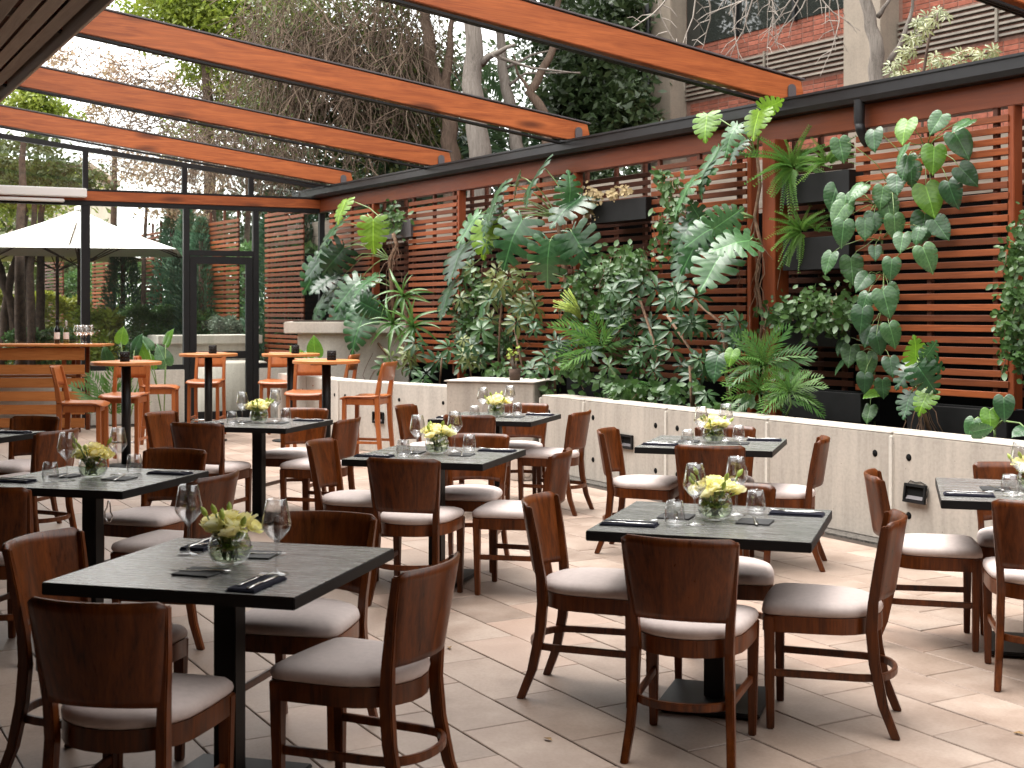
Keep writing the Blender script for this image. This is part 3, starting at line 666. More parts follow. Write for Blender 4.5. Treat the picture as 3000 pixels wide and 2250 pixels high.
TABLES = {'A': (-.95, 4.48, -15, 0, 'the nearest left table'), 'B': (.83, 5.44, -18.5, 1, 'the nearest right table'), 'C': (1.31, 8.67, -17.5, 1, 'the far right table by the wall'),
          'D': (-.45, 7.98, -17, 1, 'the middle table'), 'E': (-.13, 10.86, -18, 1, 'the rear table by the concrete block'), 'F': (-2.15, 6.83, -15, 1, 'the left table with the steel hook'),
          'G': (-1.95, 10.26, -16, 1, 'the table before the glass door'), 'H': (2.47, 6.31, -16, 1, 'the table cut by the right edge'), 'I': (-3.86, 9.22, -16, 1, 'the table cut by the left edge')}
ch0 = make_chair()
CH = [('A', -1.14, 3.67, -11, 'b'), ('A', -.27, 4.22, 67, 'r'), ('A', -.73, 5.21, 167, 'f'), ('A', -1.65, 4.70, -108, 'l'),
      ('B', .59, 4.69, -19, 'b'), ('B', .13, 5.68, -108, 'l'), ('B', 1.0, 6.12, 167, 'f'), ('B', 1.456, 5.17, 73, 'r'),
      ('C', 1.18, 7.94, -13, 'b'), ('C', .66, 9.0, -109, 'l'), ('C', 1.48, 9.24, 168, 'f'), ('C', 1.93, 8.40, 75, 'r'),
      ('D', -.59, 7.23, -15, 'b'), ('D', -1.17, 8.21, -105, 'l'), ('D', -.22, 8.63, 168, 'f'), ('D', .265, 7.61, 76, 'r'),
      ('E', -.33, 10.29, -15, 'b'), ('E', -.9, 11.35, -108, 'l'), ('E', .115, 11.57, 165, 'f'), ('E', .54, 10.65, 66, 'r'),
      ('F', -2.38, 6.07, -15, 'b'), ('F', -1.45, 6.50, 72, 'r'), ('F', -1.94, 7.66, 160, 'f'),
      ('G', -2.26, 9.55, -15, 'b'), ('G', -2.78, 10.56, -110, 'l'), ('G', -1.71, 10.98, 165, 'f'), ('G', -1.23, 9.93, 72, 'r'),
      ('H', 2.24, 5.60, -15, 'b'), ('H', 1.81, 6.55, -103, 'l'), ('H', 2.63, 6.96, 165, 'f'),
      ('I', -3.06, 8.95, 68, 'r'), ('I', -3.62, 10.1, 165, 'f')]
side = {'b': 'walnut chair with back to camera at ', 'f': 'walnut chair facing the camera behind ', 'l': 'walnut chair on the left side of ', 'r': 'walnut chair on the right side of '}
for i, (tb, x, y, r_, s_) in enumerate(CH):
    a_ = rad(r_); loc = (x - math.sin(a_) * .238, y + math.cos(a_) * .238, 0); lab = side[s_] + TABLES[tb][4]
    if i == 0: ch0.location = loc; ch0.rotation_euler = (0, 0, a_); ch0['label'] = lab
    else: dup(ch0, loc, a_, lab)

# ---------------------------------------------------------------- dining tables and what stands on them
def make_table():
    t_ = thing('dining_table', 'x', 'table', group='square black dining tables')
    b = MB(); b.box((0, 0, .7298), (.86, .86, .0385)); b.build('table_top', M['black'], t_, .003)
    b = MB(); b.box((0, 0, .7495), (.855, .855, .001)); b.build('sheen_laminate', M['table'], t_)
    b = MB(); b.box((0, 0, .372), (.08, .08, .676)); b.build('leg', M['black'], t_, .004)
    b = MB(); b.box((0, 0, .021), (.42, .42, .018)); b.build('base_plate', M['black'], t_, .005)
    for sx in (-1, 1):
        for sy in (-1, 1):
            b = MB(); b.lathe([(.0001, 0), (.018, 0), (.018, .012), (.0001, .012)], 10, (sx * .17, sy * .17, 0)); b.build('foot', M['black'], t_)
    b = MB(); b.box((0, 0, .7075), (.34, .34, .006)); b.build('top_plate', M['black'], t_)
    return t_
def wine_glass_mesh():
    b = MB(); b.lathe([(.0001, .001), (.036, .001), (.036, .0025), (.012, .006), (.005, .012), (.0042, .05), (.0042, .088), (.007, .098), (.022, .113), (.038, .134), (.0425, .146), (.042, .156), (.036, .19), (.0295, .225), (.0285, .226), (.035, .19), (.0408, .156), (.0412, .146), (.036, .134), (.02, .115), (.0001, .102)], 24); return b.mesh('wine_glass', M['crystal'])
def tumbler_mesh():
    b = MB(); b.lathe([(.0001, .001), (.029, .001), (.035, .006), (.041, .025), (.042, .038), (.038, .07), (.033, .1), (.0315, .1), (.0365, .07), (.0405, .038), (.039, .024), (.031, .013), (.0001, .012)], 22); return b.mesh('tumbler', M['crystal'])
def fork_mesh():
    b = MB(); n = 10
    cen = [(-.095, .004), (-.06, .0035), (-.02, .003), (.02, .003), (.045, .006)]; wd = [.0055, .005, .0035, .003, .0095]
    b.layers([[V((-w_, y, z)), V((w_, y, z)), V((w_, y, z + .0016)), V((-w_, y, z + .0016))] for (y, z), w_ in zip(cen, wd)], True)
    b.box((0, .052, .0075), (.021, .016, .0016))
    for k in range(4): b.tube([(-.009 + .006 * k, .058, .0075), (-.009 + .006 * k, .08, .0085), (-.009 + .006 * k, .098, .0115)], .0013, 5)
    return b.mesh('fork', M['steel'])
def knife_mesh():
    b = MB(); b.layers([[V((-w_, y, z)), V((w_, y, z)), V((w_, y, z + h_)), V((-w_, y, z + h_))] for y, w_, z, h_ in ((-.10, .0055, 0, .004), (-.06, .0055, 0, .0045), (-.01, .004, .001, .0035), (0, .006, .001, .0014), (.06, .0085, .001, .0012), (.095, .006, .001, .0012), (.105, .001, .001, .001))], True); return b.mesh('knife', M['steel'])
def napkin_mesh():
    b = MB(); b.box((0, 0, .002), (.098, .225, .004)); b.box((.002, -.002, .0062), (.094, .219, .0036)); b.box((.0, .001, .0096), (.09, .214, .003)); return b.mesh('napkin', M['napkin'], .0012, 1)
def slate_mesh():
    b = MB(); b.box((0, 0, .0035), (.135, .135, .006)); return b.mesh('side_plate', M['slate'], .0015, 1)
WG, TU, FO, KN, NA, PL = wine_glass_mesh(), tumbler_mesh(), fork_mesh(), knife_mesh(), napkin_mesh(), slate_mesh()
def make_vase(loc):
    t_ = thing('glass_vase', 'x', 'vase', loc, 0, 'round glass vases'); t_.scale = (1.12, 1.12, 1.1)
    b = MB(); b.lathe([(.0001, .002), (.036, .002), (.052, .012), (.0635, .035), (.065, .052), (.060, .075), (.0515, .096), (.0495, .096), (.058, .075), (.0625, .052), (.061, .036), (.05, .016), (.034, .010), (.0001, .009)], 26); b.build('bowl', M['vase'], t_)
    b = MB(); b.lathe([(.0001, .0105), (.034, .0115), (.0495, .017), (.0602, .036), (.0612, .051), (.0001, .051)], 26); b.build('water', M['water'], t_)
    return t_
def rose_mesh(seed):
    q = random.Random(seed); b = MB()
    for ring, (n, r0, h, op) in enumerate(((3, .006, .022, .1), (4, .011, .024, .22), (5, .016, .024, .42), (6, .020, .020, .75))):
        for k in range(n):
            an = 2 * math.pi * (k + .5 * ring) / n + q.uniform(-.2, .2); wv = 2.3 * math.pi / n / 2
            P = []
            for i in range(4):
                f = i / 3; rr = r0 * (.45 + .55 * f) + op * .012 * f * f; z = h * (f - .25 * op * f * f * f) - .002 * ring
                for j in range(5):
                    s_ = -1 + .5 * j; wj = wv * (.6 + .5 * math.sin(math.pi * min(1, f * .8 + .1)))
                    P.append(V((rr * math.cos(an + s_ * wj), rr * math.sin(an + s_ * wj), z - .004 * s_ * s_ * f + q.uniform(-.0008, .0008))))
            b.add(P, [(i * 5 + j, i * 5 + j + 1, i * 5 + j + 6, i * 5 + j + 5) for i in range(3) for j in range(4)], True)
    return b.mesh('blossom', M['petal'])
def bud_mesh():
    b = MB(); b.lathe([(.0001, -.004), (.005, 0), (.0075, .01), (.006, .02), (.0001, .03)], 9); return b.mesh('bud', M['bud'])
ROSES = [rose_mesh(k) for k in range(4)]; BUD = bud_mesh()
def make_bunch(loc, seed, label):
    q = random.Random(seed); t_ = thing('flower_bunch', label, 'flowers', loc, q.uniform(0, 6), 'bunches of cream roses'); t_.scale = (1.36, 1.36, 1.2)
    st = MB(); lf = MB()
    def stem(top):
        a_ = q.uniform(0, 6.28); r_ = q.uniform(.005, .03)
        st.tube([(r_ * math.cos(a_), r_ * math.sin(a_), .014), V((top.x * .45, top.y * .45, .06)), top], .0022, 5)
        for _ in range(8):
            p = V((top.x * q.uniform(.3, .8) + q.uniform(-.02, .02), top.y * q.uniform(.3, .8) + q.uniform(-.02, .02), q.uniform(.03, .095))); a2 = q.uniform(0, 6.28); L = q.uniform(.018, .03)
            d_ = V((math.cos(a2), math.sin(a2), q.uniform(-.6, .9))).normalized() * L; sd_ = d_.cross(V((0, 0, 1))).normalized() * L * .35
            if math.hypot(p.x, p.y) < .042: lf.add([p, p + d_ * .5 + sd_, p + d_, p + d_ * .5 - sd_], [(0, 1, 2, 3)])
    heads = [(0, 0, .128)] + [(.036 * math.cos(k * 1.05 + .3), .036 * math.sin(k * 1.05 + .3), .112 + q.uniform(-.006, .006)) for k in range(6)] + [(.062 * math.cos(k * 2.1), .062 * math.sin(k * 2.1), .098) for k in range(3)]
    for k, h in enumerate(heads):
        top = V(h) + V((q.uniform(-.006, .006), q.uniform(-.006, .006), 0)); stem(top)
        o = put('blossom', ROSES[k % 4], t_, top + V((0, 0, -.004))); o.rotation_euler = (q.uniform(-.25, .25) - top.y * 9, q.uniform(-.25, .25) + top.x * 9, q.uniform(0, 6)); o.scale = (1.35,) * 3 if k < 7 else (1.05,) * 3
    for k in range(6):
        a_ = q.uniform(0, 6.28); r_ = q.uniform(.04, .085); top = V((r_ * math.cos(a_), r_ * math.sin(a_), q.uniform(.115, .155))); stem(top)
        o = put('bud', BUD, t_, top - V((0, 0, .004))); o.rotation_euler = (-top.y * 8, top.x * 8, 0)
    st.build('stems', M['stem'], t_); o = lf.build('leaves', M['bud'], t_); o['kind'] = 'stuff'
tab0 = make_table(); vase0 = None
for i, (k, (x, y, r_, mode, ds)) in enumerate(TABLES.items()):
    a_ = rad(r_); lab = {'A': 'square black dining table nearest the camera at the lower left', 'B': 'square black dining table in the right foreground with five pieces of glassware', 'C': 'square black dining table farthest right beside the concrete wall', 'D': 'square black dining table in the middle of the terrace', 'E': 'square black dining table at the rear by the concrete block', 'F': 'square black dining table on the left with a steel hook below', 'G': 'square black dining table before the glass door', 'H': 'square black dining table cut by the right picture edge', 'I': 'square black dining table cut by the left picture edge'}[k]
    lab = lab.replace(' with five pieces of glassware', '')
    if i == 0: tab0.location = (x, y, 0); tab0.rotation_euler = (0, 0, a_); tab0['label'] = lab
    else: dup(tab0, (x, y, 0), a_, lab)
    Rz = Matrix.Rotation(a_ + (-math.pi / 2 if mode else 0), 3, 'Z'); c_ = V((x, y, .7503)); rz = a_ + (-math.pi / 2 if mode else 0)
    def loc(u, v_): return c_ + Rz @ V((u, v_, 0))
    if i == 0: vase0 = make_vase(c_); vase0['label'] = 'round glass vase of water on ' + ds
    else: dup(vase0, c_, 0, 'round glass vase of water on ' + ds)
    make_bunch(c_, 40 + i, 'bunch of cream yellow roses in the vase on ' + ds)
    for s_, nm in ((1, 'near' if not mode else 'left'), (-1, 'far' if not mode else 'right')):
        q = R.uniform; rr = rz + (0 if s_ == 1 else math.pi)
        if k == 'H' and s_ == -1: pass
        u0, v0 = (.22, -.125) if not mode else (.155, -.06)
        wg_ = put('wine_glass', WG, None, loc(s_ * (u0 + q(-.01, .01)), s_ * (v0 + q(-.01, .01)))); wg_.scale = (1.12, 1.12, 1.08)
        tag(wg_, f'empty wine glass, {nm} setting, {ds}', 'wine glass', 'wine glasses on the dining tables')
        if mode: tag(put('tumbler', TU, None, loc(s_ * (.215 + q(-.01, .01)), s_ * (-.12 + q(-.015, .015)))), f'empty water tumbler, {nm} setting, {ds}', 'tumbler', 'water tumblers on the dining tables')
        np_ = loc(s_ * .245, s_ * -.30); ra = rr + q(-.06, .06); Rn = Matrix.Rotation(ra, 3, 'Z')
        tag(put('napkin', NA, None, np_, ra), f'folded navy napkin, {nm} setting, {ds}', 'napkin', 'folded navy napkins')
        fk = put('fork', FO, None, np_ + Rn @ V((-.02, .012, .0118)), ra + q(-.12, .02)); tag(fk, f'steel fork on napkin, {nm} setting, {ds}', 'fork', 'steel forks on napkins')
        kf = put('knife', KN, None, np_ + Rn @ V((.022, -.004, .0114)), ra + q(-.03, .08)); tag(kf, f'steel knife on napkin, {nm} setting, {ds}', 'knife', 'steel knives on napkins')
        sp = loc(s_ * -.02, s_ * -.165); ra2 = rr + (math.pi / 2) + q(-.1, .1)
        tag(put('side_plate', PL, None, sp, ra2), f'black slate plate, {nm} setting, {ds}', 'side plate', 'black slate side plates')
        tag(put('butter_knife', KN, None, sp + V((0, 0, .0068)), ra2 + .25), f'butter knife on the slate, {nm} setting, {ds}', 'butter knife', 'butter knives on slates')
# steel snap hook below the left table
p = V((-1.895, 6.255, 0)); b = MB(); P = []
for i in range(17):
    q = 2 * math.pi * i / 16; P.append(V((.018 * math.sin(q) * (1.25 if math.cos(q) < 0 else .55), 0, .05 * math.cos(q))))
b.tube(P, .0035, 6, False); tag(b.build('snap_hook', M['steel'], None, 0, 1, p + V((0, 0, .662)), rad(-20)), 'steel snap hook hanging under the corner of the left table', 'hook')

# ---------------------------------------------------------------- bar stools and round bar tables
def make_stool():
    t_ = thing('bar_stool', 'x', 'bar stool', group='cherry wood bar stools')
    nx, ny = 8, 8; P = []
    for j in range(ny + 1):
        for i in range(nx + 1):
            u, v_ = -1 + 2 * i / nx, -1 + 2 * j / ny; z = .715 + .014 * u * u - .03 * max(0, v_ - .55) ** 2 * 4 + .03 * max(0, -v_ - .6)
            P.append(V((u * (.215 + .008 * v_), v_ * .215, z)))
    n = nx + 1; m_ = len(P); Q = [p - V((0, 0, .018)) for p in P]; fs = []
    for j in range(ny):
        for i in range(nx):
            a_ = j * n + i; fs += [(a_, a_ + 1, a_ + n + 1, a_ + n), (m_ + a_, m_ + a_ + n, m_ + a_ + n + 1, m_ + a_ + 1)]
    for i in range(nx): fs += [(i, m_ + i, m_ + i + 1, i + 1), (ny * n + i, ny * n + i + 1, m_ + ny * n + i + 1, m_ + ny * n + i)]
    for j in range(ny): fs += [(j * n, (j + 1) * n, m_ + (j + 1) * n, m_ + j * n), (j * n + nx, m_ + j * n + nx, m_ + (j + 1) * n + nx, (j + 1) * n + nx)]
    b = MB(); b.add(P + Q, fs, True); b.build('seat', M['stool'], t_, .004)
    b = MB(); b.box((0, .165, .665), (.33, .022, .065)); b.box((0, -.18, .665), (.33, .022, .065)); b.box((.178, 0, .665), (.022, .31, .065)); b.box((-.178, 0, .665), (.022, .31, .065)); b.build('apron', M['stool'], t_, .003)
    for sx in (-1, 1):
        b = MB(); b.layers([[V((sx * x + i * .02, y + j * .021, z)) for i, j in ((-1, -1), (1, -1), (1, 1), (-1, 1))] for x, y, z in ((.185, .185, 0), (.182, .178, .695))], False); b.build('front_leg', M['stool'], t_, .004)
        b = MB(); b.layers([[V((sx * x + i * .019, y + j * a_, z)) for i, j in ((-1, -1), (1, -1), (1, 1), (-1, 1))] for x, y, z, a_ in ((.188, -.235, 0, .02), (.184, -.195, .45, .024), (.182, -.187, .70, .026), (.180, -.215, .88, .021), (.178, -.255, 1.07, .015))], False); b.build('rear_leg', M['stool'], t_, .004)
        b = MB(); b.box((sx * .185, -.015, .24), (.018, .36, .028)); b.build('side_rail', M['stool'], t_, .003)
    P = []; Q = []
    for k in range(5):
        f = k / 4
        for i in range(9):
            u = -1 + .25 * i; y = -.217 - .052 * f - .028 * (1 - u * u); z = .885 + .195 * f
            P.append(V((.2 * u, y + .012, z))); Q.append(V((.2 * u, y - .010, z)))
    fs = []; m_ = len(P)
    for k in range(4):
        for i in range(8):
            a_ = k * 9 + i; fs += [(a_, a_ + 9, a_ + 10, a_ + 1), (m_ + a_, m_ + a_ + 1, m_ + a_ + 10, m_ + a_ + 9)]
    for i in range(8): fs += [(i, i + 1, m_ + i + 1, m_ + i), (36 + i, m_ + 36 + i, m_ + 37 + i, 37 + i)]
    for k in range(4): fs += [(k * 9, m_ + k * 9, m_ + k * 9 + 9, k * 9 + 9), (k * 9 + 8, k * 9 + 17, m_ + k * 9 + 17, m_ + k * 9 + 8)]
    b = MB(); b.add(P + Q, fs, True); b.build('backrest', M['stool'], t_, .004)
    b = MB(); b.tube([(-.183, .19, .22), (.183, .19, .22)], .011, 8); b.build('foot_bar', M['steel'], t_)
    return t_
ST = [(-4.20, 13.05, -84, 'left of the front left bar table, seen from the side'), (-4.17, 14.35, 178, 'behind the front left bar table, facing the camera'), (-4.22, 15.95, -82, 'between the front left and rear left bar tables'), (-3.97, 17.3, 180, 'behind the rear left bar table by the door'), (-3.02, 17.25, 176, 'behind the rear right bar table, facing the camera'), (-2.28, 14.85, 178, 'behind the front right bar table, facing the camera'), (-2.22, 16.65, 80, 'on the right of the rear right bar table'), (-1.54, 14.1, 75, 'nearest the concrete wall, turned left')]
st0 = make_stool()
for i, (x, y, r_, l_) in enumerate(ST):
    lab = 'cherry wood bar stool ' + l_
    if i == 0: st0.location = (x, y, 0); st0.rotation_euler = (0, 0, rad(r_)); st0['label'] = lab
    else: dup(st0, (x, y, 0), rad(r_), lab)
def make_bar_table():
    t_ = thing('bar_table', 'x', 'bar table', group='round cherry bar tables')
    b = MB(); b.lathe([(.0001, 1.055), (.35, 1.055), (.36, 1.06), (.36, 1.085), (.355, 1.09), (.0001, 1.09)], 40, smooth=False); b.build('table_top', M['bar'], t_)
    b = MB(); b.tube([(0, 0, .02), (0, 0, 1.05)], .048, 18); b.build('pole', M['black'], t_)
    b = MB(); b.lathe([(.0001, 0), (.23, 0), (.23, .012), (.06, .024), (.0001, .024)], 28); b.build('base', M['black'], t_)
    b = MB(); b.box((0, 0, 1.047), (.36, .05, .016)); b.box((0, 0, 1.0465), (.05, .36, .015)); b.build('spider', M['black'], t_)
    return t_
def make_candle():
    t_ = thing('candle_holder', 'x', 'candle holder', group='black lattice candle holders')
    b = MB(); n = 9; h = .1; r_ = .046
    for k in range(n):
        a1, a2 = 2 * math.pi * k / n, 2 * math.pi * (k + 1) / n
        for z0 in (.005, .035, .065):
            for s0, s1 in ((a1, a2), (a2, a1)):
                b.tube([(r_ * math.cos(s0 + (s1 - s0) * f), r_ * math.sin(s0 + (s1 - s0) * f), z0 + .03 * f) for f in (0, .5, 1)], .0048, 5)
    for z in (.004, .05, .098): b.tube([(r_ * math.cos(q), r_ * math.sin(q), z) for q in [2 * math.pi * i / 24 for i in range(25)]], .005, 5, False)
    b.build('lattice', M['black'], t_)
    b = MB(); b.lathe([(.0001, .003), (.036, .003), (.037, .09), (.035, .09), (.033, .01), (.0001, .01)], 18); b.build('candle_cup', M['bracket'], t_)
    return t_
BT = [(-4.02, 13.87, 'front left'), (-1.99, 14.27, 'front right'), (-3.79, 16.62, 'rear left'), (-2.76, 16.62, 'rear right')]
b0 = c0 = None
for x, y, l_ in BT:
    lab = f'round cherry bar table on a black pole, {l_} of the four'; lc = f'black lattice candle holder on the {l_} bar table'
    if b0 is None:
        b0 = make_bar_table(); b0.location = (x, y, 0); b0['label'] = lab; c0 = make_candle(); c0.location = (x + .0, y - .05, 1.0905); c0['label'] = lc
    else: dup(b0, (x, y, 0), R.uniform(0, 3), lab); dup(c0, (x + .06, y - .03, 1.0905), R.uniform(0, 3), lc)
# slatted bar counter
bar_ = thing('bar_counter', 'slatted cherry wood bar counter at the left edge', 'bar counter', (-5.70, 17.75, 0), rad(1))
for k in range(6):
    z = .13 + .178 * k; b = MB(); b.box((-1.5, 0, 0), (3.0, .025, .128 if k < 5 else .165)); b.build('slat', M['bar'], bar_, .004, 2, (0, 0, z + (.03 if k == 5 else 0)))
b = MB(); b.box((-1.4, .22, 1.163), (3.3, .62, .032)); b.build('counter_top', M['bar'], bar_, .006)
for x in (-.09, -.28, -1.5, -2.8):
    for y in (.035, .45):
        b = MB(); b.box((x, y, .573), (.05, .045, 1.145)); b.build('upright', M['slat'], bar_, .003)
b = MB(); b.box((-1.4, .24, .75), (2.7, .40, .03)); b.build('shelf', M['bar'], bar_, .004)
def bottle(loc, mat, lab, cap, label_mat):
    t_ = thing('wine_bottle', lab, 'wine bottle', loc, 0, 'wine bottles on the bar')
    b = MB(); b.lathe([(.0001, .002), (.034, .002), (.037, .008), (.037, .19), (.033, .21), (.017, .235), (.0145, .25), (.0145, .262)], 20); b.build('body', M[mat], t_)
    b = MB(); b.lathe([(.0150, .245), (.0155, .3), (.0165, .302), (.0165, .31), (.0001, .312)], 16); b.build('capsule', M[cap], t_)
    b = MB(); b.lathe([(.0376, .065), (.0376, .155)], 20); b.build('paper_label', M[label_mat], t_)
M['dark_bottle'] = plain('dark_bottle', (.006, .006, .008), .12); M['green_bottle'] = glass_mat('straw_bottle', (.82, .80, .52), 1.5, 0, 1.6); M['paper'] = plain('label_paper', (.74, .74, .76), .6, nz=(30, .08)); M['capgrey'] = plain('grey_capsule', (.55, .55, .55), .4, .3)
bottle(at(167, 1006, 17.95) * V((1, 1, 0)) + V((0, 0, 1.1795)), 'dark_bottle', 'dark red wine bottle with white label on the bar', 'dark_bottle', 'paper')
bottle(at(194, 1006, 17.95) * V((1, 1, 0)) + V((0, 0, 1.1795)), 'green_bottle', 'clear straw coloured wine bottle with white label on the bar', 'capgrey', 'paper')
for k, (px, Y) in enumerate(((226, 17.85), (243, 18.05), (252, 17.8), (267, 17.98), (236, 17.72))):
    o = put('wine_glass', WG, None, at(px, 1006, Y) * V((1, 1, 0)) + V((0, 0, 1.1795))); o.scale = (1.15, 1.15, 1.12)
    tag(o, ('leftmost', 'rear left', 'front middle', 'rightmost', 'front left')[k] + ' of the five empty wine glasses on the bar', 'wine glass', 'wine glasses on the bar')
# steel bucket by the wall
b = MB(); b.lathe([(.0001, .004), (.115, .004), (.12, .01), (.135, .34), (.14, .35), (.132, .35), (.125, .33), (.11, .02), (.0001, .018)], 26); tag(b.build('steel_bucket', M['steel'], None, 0, 1, (.10, 12.75, 0)), 'brushed steel bucket on the floor behind the rear table', 'bucket')

# ---------------------------------------------------------------- leaves
def lobed_leaf(name, mat, seed, nl=8, inner=.42, gap=.5, droop=.22, fold=.18, wide=1.0, skip=0.0):
    q = random.Random(seed); b = MB()
    mar = [(.03, -.08), (.20, -.20), (.40, -.14), (.50, .08), (.50, .28), (.45, .48), (.36, .66), (.23, .83), (.09, .95), (0, 1.05)]
    def margin(k):
        x = k * (len(mar) - 1); i = min(int(x), len(mar) - 2); f = x - i
        return V((mar[i][0] * (1 - f) + mar[i + 1][0] * f) ), 0
    def mg(k):
        x = max(0, min(1, k)) * (len(mar) - 1); i = min(int(x), len(mar) - 2); f = x - i
        return (mar[i][0] * (1 - f) + mar[i + 1][0] * f) * wide, mar[i][1] * (1 - f) + mar[i + 1][1] * f
    def rib(k): return max(0.0, (k - .12) / .88) * .98
    def shape(x, y):
        return V((x, y, fold * abs(x) - droop * y * y - .35 * droop * x * x * 4 + .012 * math.sin(9 * y + seed)))
    rs = (0, .22, inner, .62, .82, .96, 1.03)
    for s_ in (-1, 1):
        for i in range(nl):
            k0, k1 = i / nl, (i + 1) / nl
            cut = gap if q.random() > skip else 0.0
            P = []
            for r_ in rs:
                g = 0 if r_ <= inner else cut * min(1, (r_ - inner) / .25) * .5
                tipn = 0 if r_ < .9 or not cut else (.10 if r_ < 1 else .30)
                for side_ in (0, 1, 2):
                    f = side_ / 2; f = .5 + (f - .5) * (1 - g - tipn)
                    k = k0 + (k1 - k0) * f; mx, my = mg(k); y0 = rib(k)
                    rr = min(r_, 1.0) if cut == 0 else r_
                    P.append(shape(s_ * mx * rr, y0 + (my - y0) * rr) + V((0, 0, -.03 * (r_ ** 3) * (1 if side_ != 1 else .4))))
            n = 3; fs = []
            for a_ in range(len(rs) - 1):
                for c_ in range(2):
                    f4 = (a_ * n + c_, a_ * n + c_ + 1, (a_ + 1) * n + c_ + 1, (a_ + 1) * n + c_)
                    fs.append(f4 if s_ < 0 else f4[::-1])
            b.add(P, fs, True)
    return b.mesh(name, mat)
def frond_mesh(name, mat, n=15, L=.42, droop=.35, wid=.035, ang=.85, vee=.25, seed=0, taper=True):
    q = random.Random(seed); b = MB()
    def rp(f): return V((0, f, .25 * f - droop * f * f))
    b.tube([rp(i / 8) for i in range(9)], [.012 * (1 - .8 * i / 8) for i in range(9)], 5)
    for i in range(n):
        f = .14 + .86 * i / (n - 1); p = rp(f); ln = L * (math.sin(math.pi * min(1, .18 + .72 * f)) if taper else 1 - .6 * f) * q.uniform(.85, 1.1)
        for s_ in (-1, 1):
            an = ang - .35 * f + q.uniform(-.08, .08); d_ = V((s_ * math.sin(an), math.cos(an), vee - .1 * f)).normalized()
            sd_ = V((0, 1, 0)).cross(d_).cross(d_).normalized() * wid * .5; z2 = V((0, 0, -ln * .22))
            p1 = p + d_ * ln * .45 + z2 * .15; p2 = p + d_ * ln + z2 * 1.6
            b.add([p, p1 + sd_, p2, p1 - sd_], [(0, 1, 2, 3)], True)
    return b.mesh(name, mat)
def strap_mesh(name, mat, L=1, wid=.07, droop=.6):
    b = MB(); P = []
    for i in range(9):
        f = i / 8; w_ = wid * (math.sin(math.pi * (.18 + .82 * f) ** .8) ** .7 if f < 1 else .02) * .5
        y = f * (1 - .25 * droop * f); z = .45 * f - droop * f * f * 1.1
        P += [V((-w_, y, z + w_ * .5)), V((0, y, z)), V((w_, y, z + w_ * .5))]
    b.add(P, [(i * 3 + j, i * 3 + j + 1, i * 3 + j + 4, i * 3 + j + 3) for i in range(8) for j in range(2)], True); return b.mesh(name, mat)
def whorl_mesh(name, mat, n=7, seed=0, slim=.34):
    q = random.Random(seed); b = MB()
    for k in range(n):
        a_ = 2 * math.pi * k / n + q.uniform(-.15, .15); L = q.uniform(.8, 1.05); d_ = V((math.cos(a_), math.sin(a_), 0)); s_ = V((-d_.y, d_.x, 0)); dz = q.uniform(.25, .55)
        def pt(f, w_): return d_ * (.12 + L * f) + s_ * w_ * slim * .5 + V((0, 0, -dz * f * f + .06 * abs(w_)))
        P = [pt(0, 0), pt(.3, -.75), pt(.3, .75), pt(.62, -1), pt(.62, 1), pt(.9, -.5), pt(.9, .5), pt(1, 0), pt(.3, 0), pt(.62, 0), pt(.9, 0)]
        b.add(P, [(0, 8, 1), (0, 2, 8), (1, 8, 9, 3), (8, 2, 4, 9), (3, 9, 10, 5), (9, 4, 6, 10), (5, 10, 7), (10, 6, 7)], True)
    return b.mesh(name, mat)
MONS = [lobed_leaf('leaf', M['monstera'], 3 + k, 7, .28 + .05 * (k % 3), .58 + .1 * (k % 2), (.25, .42, .15)[k % 3], .14, 1.08) for k in range(4)]
MONL = [lobed_leaf('leaf', M['monstera_lime'], 33, 7, .45, .45, .25, .14, 1.08)]
HEAR = [lobed_leaf('leaf', M['heart'], 50 + k, 8, .5, .22, (.2, .35, .12)[k % 3], .16, .92, (1, .75, .55)[k % 3]) for k in range(3)]
HEAL = [lobed_leaf('leaf', M['heart_lime'], 60, 8, .5, .18, .2, .16, .95, .9)]
PALM = [frond_mesh('frond', M['palm'], 12, .46, .5 + .25 * k, .06, .9, .2, k) for k in range(2)]
FERN = [frond_mesh('frond', M['fern'], 22, .19, .8 + .4 * k, .06, 1.3, .05, 9 + k, False) for k in range(2)]
STRAP = [strap_mesh('leaf', M['strap'], 1, .085, d_) for d_ in (.35, .75, 1.1)]
WHO = [whorl_mesh('leaf_cluster', M['scheff'], 7 + k % 2, k) for k in range(3)]; WHV = [whorl_mesh('leaf_cluster', M['scheff_var'], 7, 5 + k, .30) for k in range(2)]

